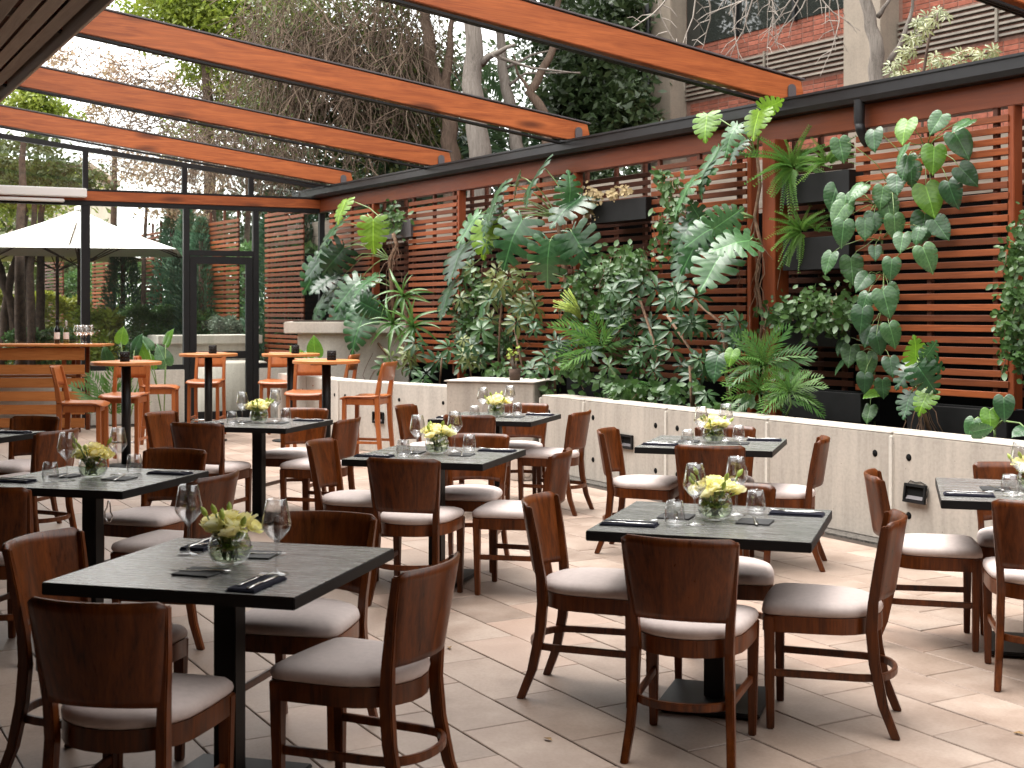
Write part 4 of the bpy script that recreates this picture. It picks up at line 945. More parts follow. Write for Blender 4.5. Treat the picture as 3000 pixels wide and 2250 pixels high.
def leaf_matrix(base, L, ang, roll=0, pitch=0, up=.45):
    a_ = rad(ang); tip = V((math.cos(a_), -math.sin(rad(pitch)), math.sin(a_))).normalized()
    n_ = V((-.25, -1, up)); n_ = (n_ - tip * n_.dot(tip)).normalized()
    n_ = Matrix.Rotation(rad(roll), 3, tip) @ n_; x_ = tip.cross(n_).normalized()
    m3 = Matrix((x_, tip, n_)).transposed(); return Matrix.Translation(base) @ (m3 * L).to_4x4()
def place(par, nm, me, Mw): 
    return put(nm, me, par, M=Matrix.Translation(-par.location) @ Mw)
RT0 = random.Random(3)
SRC = 1.3562                                     # the view was measured on a 2212 px wide copy
def onD(x, y, o): return on(x * SRC, y * SRC, o)
def big_plant(name, label, cat, root, leaves, meshes, limes, off, stem_pts=None, thick=.022, group=None, petiole=.007):
    rt = onD(root[0], root[1], off); t_ = thing(name, label, cat, rt * V((1, 1, 0)) + V((0, 0, .62)), 0, group)
    st = [onD(x, y, off - .05) for x, y in (stem_pts or [])]
    if len(st) > 1:
        b = MB(); b.tube([p - t_.location for p in st], thick, 8); b.build('stem', M['aroid'] if thick < .015 else M['root'], t_)
    if thick >= .015 and len(st) > 1:
        b = MB()
        for _ in range(16):
            p_ = RT0.choice(st); P = [p_]; dx = RT0.uniform(-.25, .25)
            for k in range(6): P.append(P[-1] + V((dx * .12 + RT0.uniform(-.05, .05), RT0.uniform(-.05, .03), -RT0.uniform(.04, .13))))
            b.tube([q_ - t_.location for q_ in P], .004, 4)
        b.build('aerial_roots', M['root'], t_)['kind'] = 'stuff'
    for lf in leaves:
        x, y, L, an = lf[:4]; roll = lf[4] if len(lf) > 4 else R.uniform(-25, 25); kind = lf[5] if len(lf) > 5 else 0; o_ = off + (lf[6] if len(lf) > 6 else R.uniform(.05, .35))
        c_ = onD(x, y, o_); Lm = L * SRC * c_.y / FPX * .80
        pitch = R.uniform(5, 35); a_ = rad(an); d_ = V((math.cos(a_), -math.sin(rad(pitch)), math.sin(a_))).normalized()
        base = c_ - d_ * Lm * .42
        me = limes[0] if kind == 1 else meshes[R.randrange(len(meshes))]
        place(t_, 'leaf', me, leaf_matrix(base, Lm, an + R.uniform(-6, 6), roll, pitch))
        anchor = min(st, key=lambda p: (p - base).length) if st else rt
        mid = base.lerp(anchor, .5) + V((0, 0, .12 * (base - anchor).length)); b = MB()
        b.tube([p - t_.location for p in (anchor, anchor.lerp(mid, .55) + V((0, 0, .03)), mid, base.lerp(mid, .4) + V((0, 0, .02)), base)], [petiole * 1.3, petiole * 1.1, petiole, petiole * .85, petiole * .7], 6); b.build('petiole', M['aroid'], t_)
    return t_
big_plant('monstera_plant', 'monstera with drooping split leaves in the tall concrete planter', 'plant', (850, 690),
    [(738, 452, 70, 245, 35, 1), (802, 503, 88, 262, 0, 1, .2), (712, 512, 120, 238, 50), (690, 562, 110, 215, 30), (705, 640, 110, 232, 45), (752, 628, 105, 222, 10), (682, 672, 95, 240, 40), (738, 665, 120, 230, 20), (700, 605, 90, 205, 20), (790, 610, 85, 215, 40), (725, 560, 90, 235, -30), (675, 590, 100, 225, 0)],
    MONS, MONL, .25, [(850, 700), (846, 620), (842, 560), (858, 530), (850, 505)], .03)
big_plant('split_leaf_philodendron', 'deeply cut philodendron hanging over the tall planter edge', 'plant', (800, 700),
    [(770, 655, 95, 215, 10), (742, 690, 110, 238, 20), (800, 665, 80, 330, 20), (775, 705, 120, 250, 0), (720, 715, 90, 225, 30), (745, 745, 90, 262, 10), (715, 770, 60, 265, 50)],
    [lobed_leaf('leaf', M['monstera'], 71, 9, .22, .5, .3, .15, .85)], MONL, .55, [(835, 765), (812, 735), (796, 700), (785, 680)], .018)
big_plant('monstera_plant', 'largest monstera with broad split leaves in the middle of the trellis', 'plant', (1215, 640),
    [(1150, 392, 130, 238, 62), (1112, 402, 70, 245, 75), (1062, 430, 120, 232, 55), (1010, 488, 105, 225, 35), (1046, 512, 95, 262, 20, 1), (985, 560, 130, 240, 40), (1108, 512, 135, 243, 5, 0, .45), (1182, 562, 120, 262, 0, 0, .4), (1258, 532, 118, 305, 5, 0, .2), (1228, 446, 125, 218, 25, 0, .15), (1235, 410, 80, 80, 40, 0, .1), (962, 640, 120, 240, 50), (1000, 575, 100, 245, 60), (1035, 660, 100, 235, 60), (1055, 470, 85, 240, 40)],
    MONS, MONL, .3, [(1225, 690), (1222, 600), (1212, 520), (1205, 470), (1218, 430)], .03)
big_plant('monstera_plant', 'monstera leaning left from behind the tall square post', 'plant', (1640, 640),
    [(1522, 268, 80, 250, 20, 1), (1578, 292, 85, 235, 30), (1590, 320, 70, 225, 50), (1632, 262, 85, 245, 30, 1), (1665, 228, 60, 20, 60, 1), (1532, 355, 130, 238, 50), (1478, 415, 120, 232, 55), (1512, 385, 90, 235, 70), (1570, 478, 95, 30, 30), (1510, 470, 90, 120, 30), (1500, 525, 130, 222, 15), (1585, 528, 120, 195, 20), (1540, 575, 135, 232, 10), (1470, 570, 110, 238, 45), (1525, 500, 100, 205, 0), (1480, 500, 100, 228, 20)],
    MONS, MONL, .3, [(1632, 800), (1648, 690), (1634, 600), (1645, 530), (1630, 470), (1642, 400), (1636, 340)], .0155)
hearts = [(1818, 322, 62, 280, 0), (1888, 300, 60, 262, 30), (1955, 280, 70, 248, 30, 1), (1948, 330, 55, 235, 60), (2026, 266, 62, 240, 10), (2078, 268, 62, 205, 40), (2075, 310, 80, 290, -5), (2017, 341, 72, 262, 0, 1), (1955, 358, 66, 250, 30), (1968, 372, 62, 262, 10), (1935, 395, 60, 255, 20), (2010, 428, 86, 285, 0, 1), (2090, 378, 66, 310, 10), (2052, 415, 72, 270, 30), (1802, 425, 66, 255, 0), (1850, 410, 60, 215, 30), (1816, 458, 64, 235, 0), (1828, 440, 60, 270, 20), (1905, 425, 60, 260, 10), (1918, 448, 64, 270, 10), (1884, 478, 58, 250, 0), (1868, 492, 56, 262, 0), (1820, 500, 66, 258, 0), (1932, 488, 62, 270, -5), (1948, 520, 56, 250, 10), (1995, 490, 78, 262, 0), (2032, 492, 66, 300, 10), (1982, 505, 50, 240, 30), (2002, 556, 70, 285, 5), (1790, 566, 58, 250, 30), (1838, 582, 70, 268, 0), (1864, 606, 58, 225, 10), (1926, 578, 56, 262, 0), (1892, 545, 40, 270, 0), (1916, 652, 74, 285, 0), (1928, 632, 50, 300, 20), (1868, 652, 56, 245, 20), (1862, 688, 66, 262, 0), (1876, 722, 62, 240, 10), (1926, 722, 62, 280, -5), (1896, 742, 54, 275, 0), (1812, 742, 48, 225, 50), (1836, 766, 56, 258, 0), (1874, 786, 62, 270, 0), (1924, 790, 52, 268, 0), (1888, 848, 58, 185, 40, 1), (1868, 826, 50, 265, 0), (1908, 838, 48, 275, 0), (1875, 892, 48, 245, 10), (1814, 792, 44, 235, 60)]
big_plant('climbing_philodendron', 'climbing plant with grey green heart leaves over the right trellis panel', 'plant', (1890, 890), hearts, HEAR, HEAL, .12, [(1890, 920), (1885, 850), (1895, 760), (1905, 680), (1910, 600), (1905, 520), (1895, 450), (1925, 400), (1960, 360), (2000, 330)], .008, None, .0035)
big_plant('young_monstera', 'young monstera rising from the bed below the heart leaves', 'plant', (1990, 910), [(1980, 760, 70, 95, 30, 1), (2010, 755, 50, 60, 40), (1965, 800, 90, 215, 20), (2000, 815, 85, 300, 15), (1995, 865, 70, 235, 30, 1), (1960, 870, 80, 240, 40), (2010, 790, 70, 340, 20)], MONS, MONL, .45, [(2010, 935), (1992, 880), (1985, 840), (1980, 800)], .016)
big_plant('heart_leaf_seedling', 'small heart leaved plants on the soil at the right end of the wall', 'plant', (2150, 930), [(2140, 905, 55, 268, 0, 1), (2096, 922, 50, 240, 20), (2168, 880, 62, 262, 10), (2120, 928, 50, 20, 30), (2205, 932, 50, 200, 30)], HEAR, HEAL, .9, [(2150, 950), (2148, 925)], .008)
big_plant('elephant_ear', 'single broad arrow shaped leaf beside the small palm', 'plant', (1570, 850), [(1545, 790, 72, 250, 10), (1580, 770, 45, 250, 10, 1), (1612, 868, 40, 240, 10)], HEAR, HEAL, .7, [(1585, 880), (1575, 840), (1568, 815)], .008)
# palms, ferns, dracaena
def rosette(name, label, cat, x, y, o, items, stem_to=None, stem_r=.02, stem_mat='aroid'):
    c_ = onD(x, y, o); t_ = thing(name, label, cat, c_ * V((1, 1, 0)) + V((0, 0, .62)))
    if stem_to is not None:
        b = MB(); p1 = onD(stem_to[0], stem_to[1], o); b.tube([p1 - t_.location, p1.lerp(c_, .5) + V((.03, 0, 0)) - t_.location, c_ - t_.location], [stem_r * 1.2, stem_r, stem_r * .8], 8); b.build('stem', M[stem_mat], t_)
    for nm, me, an, L, roll, pit in items:
        Lm = L * SRC * c_.y / FPX; place(t_, nm, me, leaf_matrix(c_, Lm, an, roll, pit, 1.0))
    return t_
rr = R.uniform
def palm_items(n, L0, L1, a0, a1): return [('frond', PALM[k % 2], a0 + (a1 - a0) * k / (n - 1) + rr(-8, 8), rr(L0, L1), rr(-30, 30), rr(10, 60)) for k in range(n)]
rosette('parlour_palm', 'bright parlour palm arching in the middle of the bed', 'palm', 1300, 760, .6, palm_items(12, 75, 120, -15, 200), (1350, 870), .018)
rosette('parlour_palm', 'small hanging palm tuft right below the middle palm', 'palm', 1355, 830, .65, palm_items(9, 45, 70, 180, 360), (1352, 880), .014)
for nm, x, y, L in (('upper', 1650, 790, 95), ('lower', 1640, 850, 85), ('rightmost', 1705, 850, 80)):
    rosette('parlour_palm', f'{nm} clump of the feathery palm below the tall post', 'palm', x, y, .75, palm_items(11, L * .7, L * 1.1, -20, 200), (x - 8, 900), .008, 'stem')
def fern_items(n, L0, L1, a0, a1): return [('frond', FERN[k % 2], a0 + (a1 - a0) * k / (n - 1) + rr(-8, 8), rr(L0, L1), rr(-25, 25), rr(15, 65)) for k in range(n)]
rosette('boston_fern', 'bright green fern spilling from the top black box', 'fern', 1712, 362, .16, fern_items(40, 35, 85, 0, 270))
rosette('boston_fern', 'smaller fern at the right end of the top black box', 'fern', 1785, 352, .10, fern_items(14, 35, 60, 20, 190))
rosette('boston_fern', 'yellow green fern drooping from the second black box', 'fern', 1730, 500, .16, fern_items(28, 35, 70, 40, 270))
rosette('boston_fern', 'tiny fern sprig on the second black box', 'fern', 1762, 500, .12, fern_items(5, 26, 36, 20, 120))
def strap_items(n, L0, L1): return [('leaf', STRAP[k % 3], 360 * k / n + rr(-12, 12), rr(L0, L1), rr(-30, 30), rr(0, 50)) for k in range(n)]
rosette('dracaena', 'upright strap leaved dracaena rosette before the open slats', 'plant', 872, 640, .55, strap_items(16, 55, 85), (880, 780), .022, 'root')
rosette('dracaena', 'lower drooping dracaena rosette beside the tall planter', 'plant', 850, 700, .6, strap_items(16, 60, 95), (878, 790), .02, 'root')
rosette('dracaena', 'third dracaena rosette hanging lowest beside the planter', 'plant', 893, 705, .55, strap_items(14, 60, 90), (885, 800), .02, 'root')

# shrubs of leaf whorls
def whorls(name, label, ells, meshes, size, o0, o1, dens, stems):
    c0_ = onD(ells[0][0], ells[0][1], o0); t_ = thing(name, label, 'shrub', c0_ * V((1, 1, 0)) + V((0, 0, .62)))
    for (cx, cy, rx, ry) in ells:
        n = max(4, int(rx * ry * dens * .5))
        for _ in range(n):
            a_, r_ = rr(0, 6.28), min(1.5, abs(R.gauss(0, .7))); p = onD(cx + rx * r_ * math.cos(a_), cy + ry * r_ * math.sin(a_), rr(o0, o1)); Lm = size * rr(.7, 1.25) * SRC * p.y / FPX
            n_ = V((rr(-.7, .7), -1, rr(.1, 1.1))).normalized(); m3 = n_.to_track_quat('Z', 'Y').to_matrix() @ Matrix.Rotation(rr(0, 6), 3, 'Z')
            place(t_, 'leaf_cluster', meshes[R.randrange(len(meshes))], Matrix.Translation(p) @ (m3 * Lm).to_4x4())
    for P in stems:
        b = MB(); b.tube([onD(x, y, (o0 + o1) / 2) - t_.location for x, y in P], .013, 6); b.build('stem', M['root'], t_)
    return t_
whorls('schefflera', 'dark umbrella leaved schefflera reaching across the middle slats', [(1370, 610, 60, 50), (1440, 640, 60, 60), (1410, 710, 70, 60), (1490, 700, 45, 60), (1340, 690, 50, 45), (1500, 770, 40, 50)], WHO, 30, .35, .75, .0052, [[(1500, 880), (1495, 760), (1440, 680)], [(1415, 870), (1420, 760), (1380, 640)], [(1575, 880), (1560, 700), (1500, 650)]])
whorls('schefflera', 'variegated schefflera with yellow edged leaves left of centre', [(1085, 610, 55, 60), (1060, 690, 70, 50), (1130, 660, 50, 60), (1120, 590, 40, 40)], WHV + WHO[:1], 27, .35, .7, .0060, [[(1075, 830), (1080, 700), (1090, 600)], [(1135, 830), (1110, 700)]])
whorls('schefflera', 'low variegated schefflera filling the bed behind the bar stools', [(880, 785, 55, 35), (960, 775, 65, 45), (1030, 765, 60, 45), (1000, 735, 60, 30), (900, 760, 30, 30)], WHV + WHO[1:], 26, .45, .95, .0066, [[(950, 830), (955, 770)], [(1020, 830), (1010, 750)]])
whorls('schefflera', 'dark low schefflera behind the concrete block', [(1160, 790, 35, 35), (1210, 760, 50, 50), (1180, 720, 40, 40), (1265, 715, 45, 45)], WHO, 26, .45, .8, .0050, [[(1200, 850), (1195, 760)]])
whorls('rubber_shrub', 'slender shrub with narrow leaves below the post left of the small palm', [(1490, 800, 45, 50), (1450, 860, 50, 35), (1525, 860, 35, 40), (1390, 790, 50, 40)], WHO, 24, .5, .85, .0050, [[(1495, 900), (1490, 790)]])
whorls('schefflera', 'small schefflera sprig before the tall post', [(1570, 700, 22, 22), (1590, 740, 22, 22), (1560, 765, 20, 20)], WHO, 27, .4, .6, .008, [[(1575, 900), (1580, 790), (1560, 720)]])

# small leaved creepers: too many leaves to pick apart
def creeper(name, label, ells, mat, size, o0, o1, dens, cat='creeper', trails=0, hang=False):
    c0_ = onD(ells[0][0], ells[0][1], o0); t_ = thing(name, label, cat, c0_); b = MB(); s_ = MB()
    for (cx, cy, rx, ry) in ells:
        for _ in range(int(rx * ry * dens)):
            a_, r_ = rr(0, 6.28), min(1.5, abs(R.gauss(0, .62))); p = onD(cx + rx * r_ * math.cos(a_), cy + ry * r_ * math.sin(a_), rr(o0, o1)) - t_.location
            L = size * rr(.6, 1.3) * SRC * c0_.y / FPX; d_ = V((rr(-1, 1), rr(-.6, .1), rr(-1.1, .35))).normalized(); n_ = V((rr(-1, 1), -1, rr(-.3, 1.3))); n_ = (n_ - d_ * n_.dot(d_)).normalized(); x_ = d_.cross(n_) * L * .30
            d_ = d_ * L; b.add([p, p + d_ * .35 + x_, p + d_ * .75 + x_ * .75, p + d_, p + d_ * .75 - x_ * .75, p + d_ * .35 - x_, p + d_ * .5 - n_ * L * .08], [(0, 1, 6), (1, 2, 6), (2, 3, 6), (3, 4, 6), (4, 5, 6), (5, 0, 6)], True)
        for _ in range(trails):
            x0, y0 = cx + rr(-rx, rx), cy + rr(-ry, 0); P = [onD(x0 + rr(-4, 4) * k, y0 + k * ry * .45, rr(o0, o1)) - t_.location for k in range(4)]; s_.tube(P, .003, 4)
    b.build('foliage', M[mat], t_)['kind'] = 'stuff'
    if s_.v: s_.build('runners', M['root'], t_)['kind'] = 'stuff'
    return t_
creeper('grape_ivy', 'mass of grape ivy in the bed between the monsteras', [(1290, 580, 60, 40), (1250, 610, 40, 40), (1340, 590, 50, 50), (1290, 650, 60, 40), (1370, 560, 40, 30), (1240, 660, 30, 50), (1330, 640, 50, 40)], 'ivy', 15, .25, .6, .08, trails=4)
creeper('grape_ivy', 'grape ivy spilling over the third black box', [(1700, 665, 50, 25), (1760, 650, 60, 32), (1790, 690, 40, 30), (1680, 690, 35, 25), (1750, 705, 25, 25), (1820, 670, 25, 45)], 'ivy', 16, .2, .42, .13, trails=3)
creeper('grape_ivy', 'grape ivy hanging at the right picture edge', [(2195, 560, 30, 50), (2190, 640, 35, 50), (2185, 700, 30, 50), (2200, 760, 30, 50), (2205, 500, 15, 40)], 'ivy', 17, .2, .5, .16, trails=3)
creeper('weeping_fig', 'fine leaved hanging shrub beside the black box', [(1440, 400, 32, 35), (1455, 450, 30, 40), (1440, 500, 32, 45), (1465, 545, 30, 30), (1425, 375, 25, 12), (1350, 560, 50, 30), (1370, 590, 40, 35)], 'ivy', 17, .15, .4, .06, 'shrub', 3)
creeper('pothos', 'pale pothos growing from the grey far planter box', [(858, 465, 22, 14), (840, 475, 12, 20), (862, 490, 14, 18), (850, 448, 8, 14)], 'ivy', 13, .1, .25, .16, trails=3)
creeper('dry_fern', 'withered tan fern on the black box beside the monstera', [(1272, 440, 16, 34), (1290, 418, 18, 10), (1325, 418, 12, 12), (1350, 412, 14, 8)], 'dryfern', 10, .12, .28, .35, 'fern', 2)
creeper('undergrowth', 'low dark leaves along the foot of the trellis', [(1240, 800, 60, 35), (1340, 830, 80, 30), (1440, 840, 70, 30), (1080, 800, 60, 25), (1560, 880, 60, 20), (1180, 840, 30, 15)], 'ivy', 17, .3, .9, .07, 'plants', 2)
creeper('undergrowth', 'dense dark creeper on the slats left of the central monstera', [(1040, 620, 40, 50), (1020, 700, 45, 50), (1080, 740, 60, 30), (1000, 660, 25, 40)], 'ivy', 14, .2, .5, .10, 'creeper', 5)
b = MB(); c_ = onD(1255, 690, .6)
t_ = thing('palm_flower', 'yellow flower spray of the middle palm', 'flower', c_)
for k in range(34):
    a_ = rad(rr(100, 155)); L = rr(.18, .36); d_ = V((math.cos(a_), rr(-.25, .25), math.sin(a_))) * L; b.tube([(0, 0, 0), d_ * .5 + V((0, 0, .02)), d_ + V((-.03, 0, -.02))], .0045, 4)
b.build('spray', M['bud'], t_)['kind'] = 'stuff'
# planter boxes on the trellis
def box_planter(x0, x1, y0, y1, o, label, mat='planter', dep=.22):
    t0_, t1_ = tw(x1 * SRC, o), tw(x0 * SRC, o); pc = onD((x0 + x1) / 2, y0, o); z1 = pc.z; z0 = onD((x0 + x1) / 2, y1, o).z; L = t1_ - t0_; th = .012
    t_ = thing('planter_box', label, 'planter box', W((t0_ + t1_) / 2, o, z0), T_RZ, 'planter boxes on the trellis'); h = z1 - z0
    b = MB()
    for c_, d_ in (((0, 0, h / 2), (L, th, h)), ((0, dep, h / 2), (L, th, h)), ((-L / 2 + th / 2, dep / 2, h / 2), (th, dep - th - .002, h)), ((L / 2 - th / 2, dep / 2, h / 2), (th, dep - th - .002, h)), ((0, dep / 2, .008), (L - .03, dep - .02, .012))): b.box(c_, d_)
    b.build('box', M[mat], t_, .002, 1)
    b = MB(); b.box((0, dep / 2, h - .04), (L - .03, dep - .02, .03)); b.build('soil', M['soil'], t_)
box_planter(1690, 1835, 374, 436, .16, 'top black planter box holding the bright fern')
box_planter(1692, 1835, 512, 582, .16, 'second black planter box from the top, right of the post')
box_planter(1690, 1838, 680, 748, .16, 'third black planter box, overgrown with ivy')
box_planter(1278, 1396, 432, 478, .16, 'black planter box with withered fern between the monsteras')
box_planter(820, 888, 478, 515, .12, 'grey planter box with pothos in the far recess', 'bracket')
box_planter(1008, 1062, 472, 512, .10, 'dark planter box half hidden by monstera leaves')
box_planter(1225, 1390, 812, 870, .28, 'low black trough standing in the bed behind the palm')
box_planter(1690, 1860, 845, 905, .28, 'low black trough standing in the bed below the ivy')
box_planter(1960, 2175, 880, 950, .28, 'low black trough standing in the bed at the right end')
# succulent in a pot on the block
p = V((.03, 14.05, .886)); t_ = thing('succulent_pot', 'small pot with pale succulent on the concrete block', 'potted plant', p)
b = MB(); b.lathe([(.0001, 0), (.055, 0), (.065, .12), (.058, .12), (.05, .02), (.0001, .02)], 18); b.build('pot', M['bark_dark'], t_)
b = MB(); l2 = MB()
for k in range(9):
    a_ = rr(0, 6.28); q = V((math.cos(a_) * rr(.02, .10), math.sin(a_) * rr(.02, .1), rr(.2, .34))); b.tube([(q.x * .2, q.y * .2, .1), q * .6 + V((0, 0, .04)), q], .007, 5)
    for j in range(16):
        d_ = V((rr(-1, 1), rr(-1, 1), rr(-.2, 1))).normalized() * .035; s_ = d_.cross(V((0, 0, 1))).normalized() * .012; l2.add([q, q + d_ * .6 + s_, q + d_, q + d_ * .6 - s_], [(0, 1, 2, 3)])
b.build('stems', M['bark'], t_); l2.build('leaves', M['bud'], t_)['kind'] = 'stuff'
# calla like plants and small palm at the glass wall
for px, py, Y, lab in ((480, 1020, 18.6, 'broad leaved plant before the glass wall sill'), (375, 1010, 18.4, 'broad leaved plant behind the front left bar table'), (885, 1040, 17.3, 'dark leaved plant beside the tall planter')):
    q = at(px, py, Y); t_ = thing('calla_plant', lab, 'plant', q * V((1, 1, 0)))
    for k in range(4):
        c_ = q + V((rr(-.25, .25), rr(-.1, .1), rr(-.35, .12))); an = rr(60, 120); place(t_, 'leaf', (HEAL + HEAR)[k % 3], leaf_matrix(c_, rr(.2, .3), an, rr(-40, 40), 10))
        b = MB(); b.tube([(0, 0, 0), (c_ - t_.location) * .6 + V((0, 0, .1)), c_ - t_.location], .008, 6); b.build('petiole', M['aroid'], t_)
q = at(330, 1170, 17.3); t_ = thing('young_palm', 'young bright green palm beside the slatted bar', 'palm', q * V((1, 1, 0)))
for k in range(7): place(t_, 'frond', PALM[k % 2], leaf_matrix(q - V((0, 0, .2)), rr(.4, .6), 30 + 20 * k, rr(-30, 30), 20, 1))
b = MB(); b.tube([(0, 0, 0), q - V((0, 0, .2)) - t_.location], .012, 6); b.build('stem', M['stem'], t_)

# ---------------------------------------------------------------- trees and garden beyond
RT = random.Random(5); ru = RT.uniform
def wob(P, amp, n=4):
    out = []
    for a_, b_ in zip(P, P[1:]):
        for k in range(n): out.append(a_.lerp(b_, k / n) + V((ru(-amp, amp), ru(-amp, amp), 0)))
    return out + [P[-1]]
def crown(mbx, c_, rad3, n, size, clumps=26, droop=0.0, slim=.42):
    cs = []
    for _ in range(clumps):
        d_ = V((ru(-1, 1), ru(-1, 1), ru(-1, 1)))
        if d_.length > 1: d_.normalize()
        cs.append(V((d_.x * rad3[0], d_.y * rad3[1], d_.z * rad3[2])) * ru(.5, 1))
    sp = min(rad3) * .32
    for _ in range(n):
        q = RT.choice(cs); p = c_ + q + V((RT.gauss(0, sp), RT.gauss(0, sp), RT.gauss(0, sp * .8)))
        d_ = V((ru(-1, 1), ru(-1, 1), ru(-1, .6) - droop)).normalized(); s_ = d_.cross(V((ru(-1, 1), ru(-1, 1), ru(-1, 1)))).normalized(); L = size * ru(.6, 1.4)
        mbx.add([p, p + d_ * L * .5 + s_ * L * slim * .5, p + d_ * L, p + d_ * L * .5 - s_ * L * slim * .5], [(0, 1, 2, 3)])
def twigs(mbx, c_, rad3, n, L, r_, droop=.0, seg=5, wild=.5):
    for _ in range(n):
        p = c_ + V((ru(-1, 1) * rad3[0], ru(-1, 1) * rad3[1], ru(-1, 1) * rad3[2])); d_ = V((ru(-1, 1), ru(-1, 1), ru(-.6, .6) - droop)).normalized(); P = [p]
        for k in range(seg):
            d_ = (d_ + V((ru(-wild, wild), ru(-wild, wild), ru(-wild, wild) - droop * .3))).normalized(); P.append(P[-1] + d_ * L / seg)
        mbx.tube(P, [r_ * (1 - .6 * k / seg) for k in range(seg + 1)], 3, False)
def tree(name, label, trunk, r0, crowns, mat, bark, size, cat='tree', group='trees beyond the terrace', branches=(), tw_=None, droop=0.0, slim=.42):
    base = trunk[0] * V((1, 1, 0)); t_ = thing(name, label, cat, base, 0, group)
    b = MB(); P = wob([base] + trunk, r0 * .25); b.tube([p - base for p in P], [r0 * (1 - .55 * i / (len(P) - 1)) for i in range(len(P))], 9)
    for br, rb in branches: Q = wob(br, rb * .5, 3); b.tube([p - base for p in Q], [rb * (1 - .7 * i / (len(Q) - 1)) for i in range(len(Q))], 6)
    b.build('trunk', M[bark], t_)
    if crowns:
        b = MB()
        for c_, r3, n in crowns: crown(b, c_ - base, r3, n, size, droop=droop, slim=slim)
        b.build('crown', M[mat], t_)
    if tw_:
        b = MB()
        for c_, r3, n, L, r_, dr, m_ in tw_: twigs(b, c_ - base, r3, n, L, r_, dr)
        b.build('twigs', M[tw_[0][6]], t_)['kind'] = 'stuff'
    return t_
# pale and brown trunks right behind the trellis
tree('bare_tree', 'tall pale grey trunk behind the beams with broken limb', [at(1402, 500, 20), at(1392, 250, 20), at(1380, 60, 20), at(1370, -200, 20)], .21, [(at(1360, -250, 20.5), (2.2, 1.6, 1.0), 2500)], 'dark_tree', 'bark', .13, branches=[([at(1410, 185, 20), at(1440, 160, 19.8), at(1510, 130, 19.6)], .07), ([at(1440, 160, 19.8), at(1560, 200, 19.9), at(1700, 215, 20)], .03)])
tree('bare_tree', 'forked brown trunks left of the pale trunk', [at(1330, 500, 21), at(1310, 330, 21), at(1255, 180, 21), at(1245, -80, 21)], .17, [(at(1240, -200, 21.5), (2, 1.5, 1), 2000)], 'mid_tree', 'bark_warm', .13, branches=[([at(1300, 330, 21), at(1310, 200, 21), at(1330, 30, 21)], .11)])
tree('bare_tree', 'slim mottled trunk right of the pale trunk', [at(1525, 460, 21.5), at(1490, 300, 21.5), at(1470, 150, 21.5), at(1440, -60, 21.5)], .13, [(at(1440, -150, 22), (1.6, 1.3, .8), 1400)], 'mid_tree', 'bark', .12, branches=[([at(1490, 250, 21.5), at(1540, 215, 21.3), at(1700, 212, 21)], .03), ([at(1480, 200, 21.5), at(1560, 160, 21.3), at(1650, 140, 21)], .03)])
tree('leaning_tree', 'bent bare trunk before the dark evergreen', [at(1610, 470, 21), at(1600, 350, 21), at(1555, 270, 21), at(1600, 190, 21), at(1625, 120, 21), at(1640, -60, 21)], .10, [(at(1650, -100, 21.5), (1.3, 1.3, .8), 1200)], 'dark_tree', 'bark_warm', .13, branches=[([at(1555, 270, 21), at(1520, 220, 21), at(1500, 150, 20.8)], .035)])
tree('evergreen_tree', 'dark glossy evergreen tree left of the brick building', [at(1700, 480, 23), at(1720, 300, 23), at(1740, 100, 23)], .12, [(at(1740, 230, 22.5), (.75, .8, .9), 5200), (at(1820, 330, 22), (.6, .6, .5), 2600), (at(1660, 330, 23), (.6, .8, .5), 2200), (at(1700, 60, 23.5), (1.4, 1, .8), 4000), (at(1850, 120, 23.5), (.6, .8, .8), 2200)], 'dark_tree', 'bark_dark', .17)
tree('creeper_tree', 'leaning grey trunk before the brick building at the top right', [at(2585, 500, 14.6), at(2570, 200, 14.6), at(2545, 40, 14.6), at(2520, -150, 14.6)], .115, [(at(2520, -240, 15), (1.2, 1, .5), 500)], 'mid_tree', 'bark', .10, branches=[([at(2598, 195, 14.6), at(2650, 110, 14.5), at(2670, 20, 14.5), at(2668, -60, 14.4)], .035), ([at(2570, 50, 14.6), at(2600, 10, 14.5), at(2640, -60, 14.5)], .03)])
t_ = thing('bare_branches', 'hanging pale leafless branches before the brick windows', 'branches', at(2300, 60, 16.5), 0); b = MB()
for px, n in ((2180, 4), (2270, 4), (2390, 3), (2350, 3), (2050, 2), (1950, 2)):
    for _ in range(n):
        p0 = at(px + ru(-30, 60), -60 + ru(-40, 30), 16.5 + ru(-.4, .4)); P = [p0]; d_ = V((ru(-.5, .15), 0, -1)).normalized(); L = ru(.6, 1.5)
        for k in range(7): d_ = (d_ + V((ru(-.35, .3), ru(-.2, .2), ru(-.15, .22)))).normalized(); P.append(P[-1] + d_ * L / 7)
        b.tube([p - t_.location for p in P], [.013 * (1 - .8 * k / 7) for k in range(8)], 4, False)
        for j in (2, 3, 4, 5):
            d2 = (V((ru(-1, .5), ru(-.3, .3), ru(-.8, .2)))).normalized(); b.tube([P[j] - t_.location, P[j] + d2 * .13 - t_.location, P[j] + d2 * .22 + V((0, 0, -.06)) - t_.location], [.007, .005, .003], 3, False)
b.build('branch', M['twig_pale'], t_)
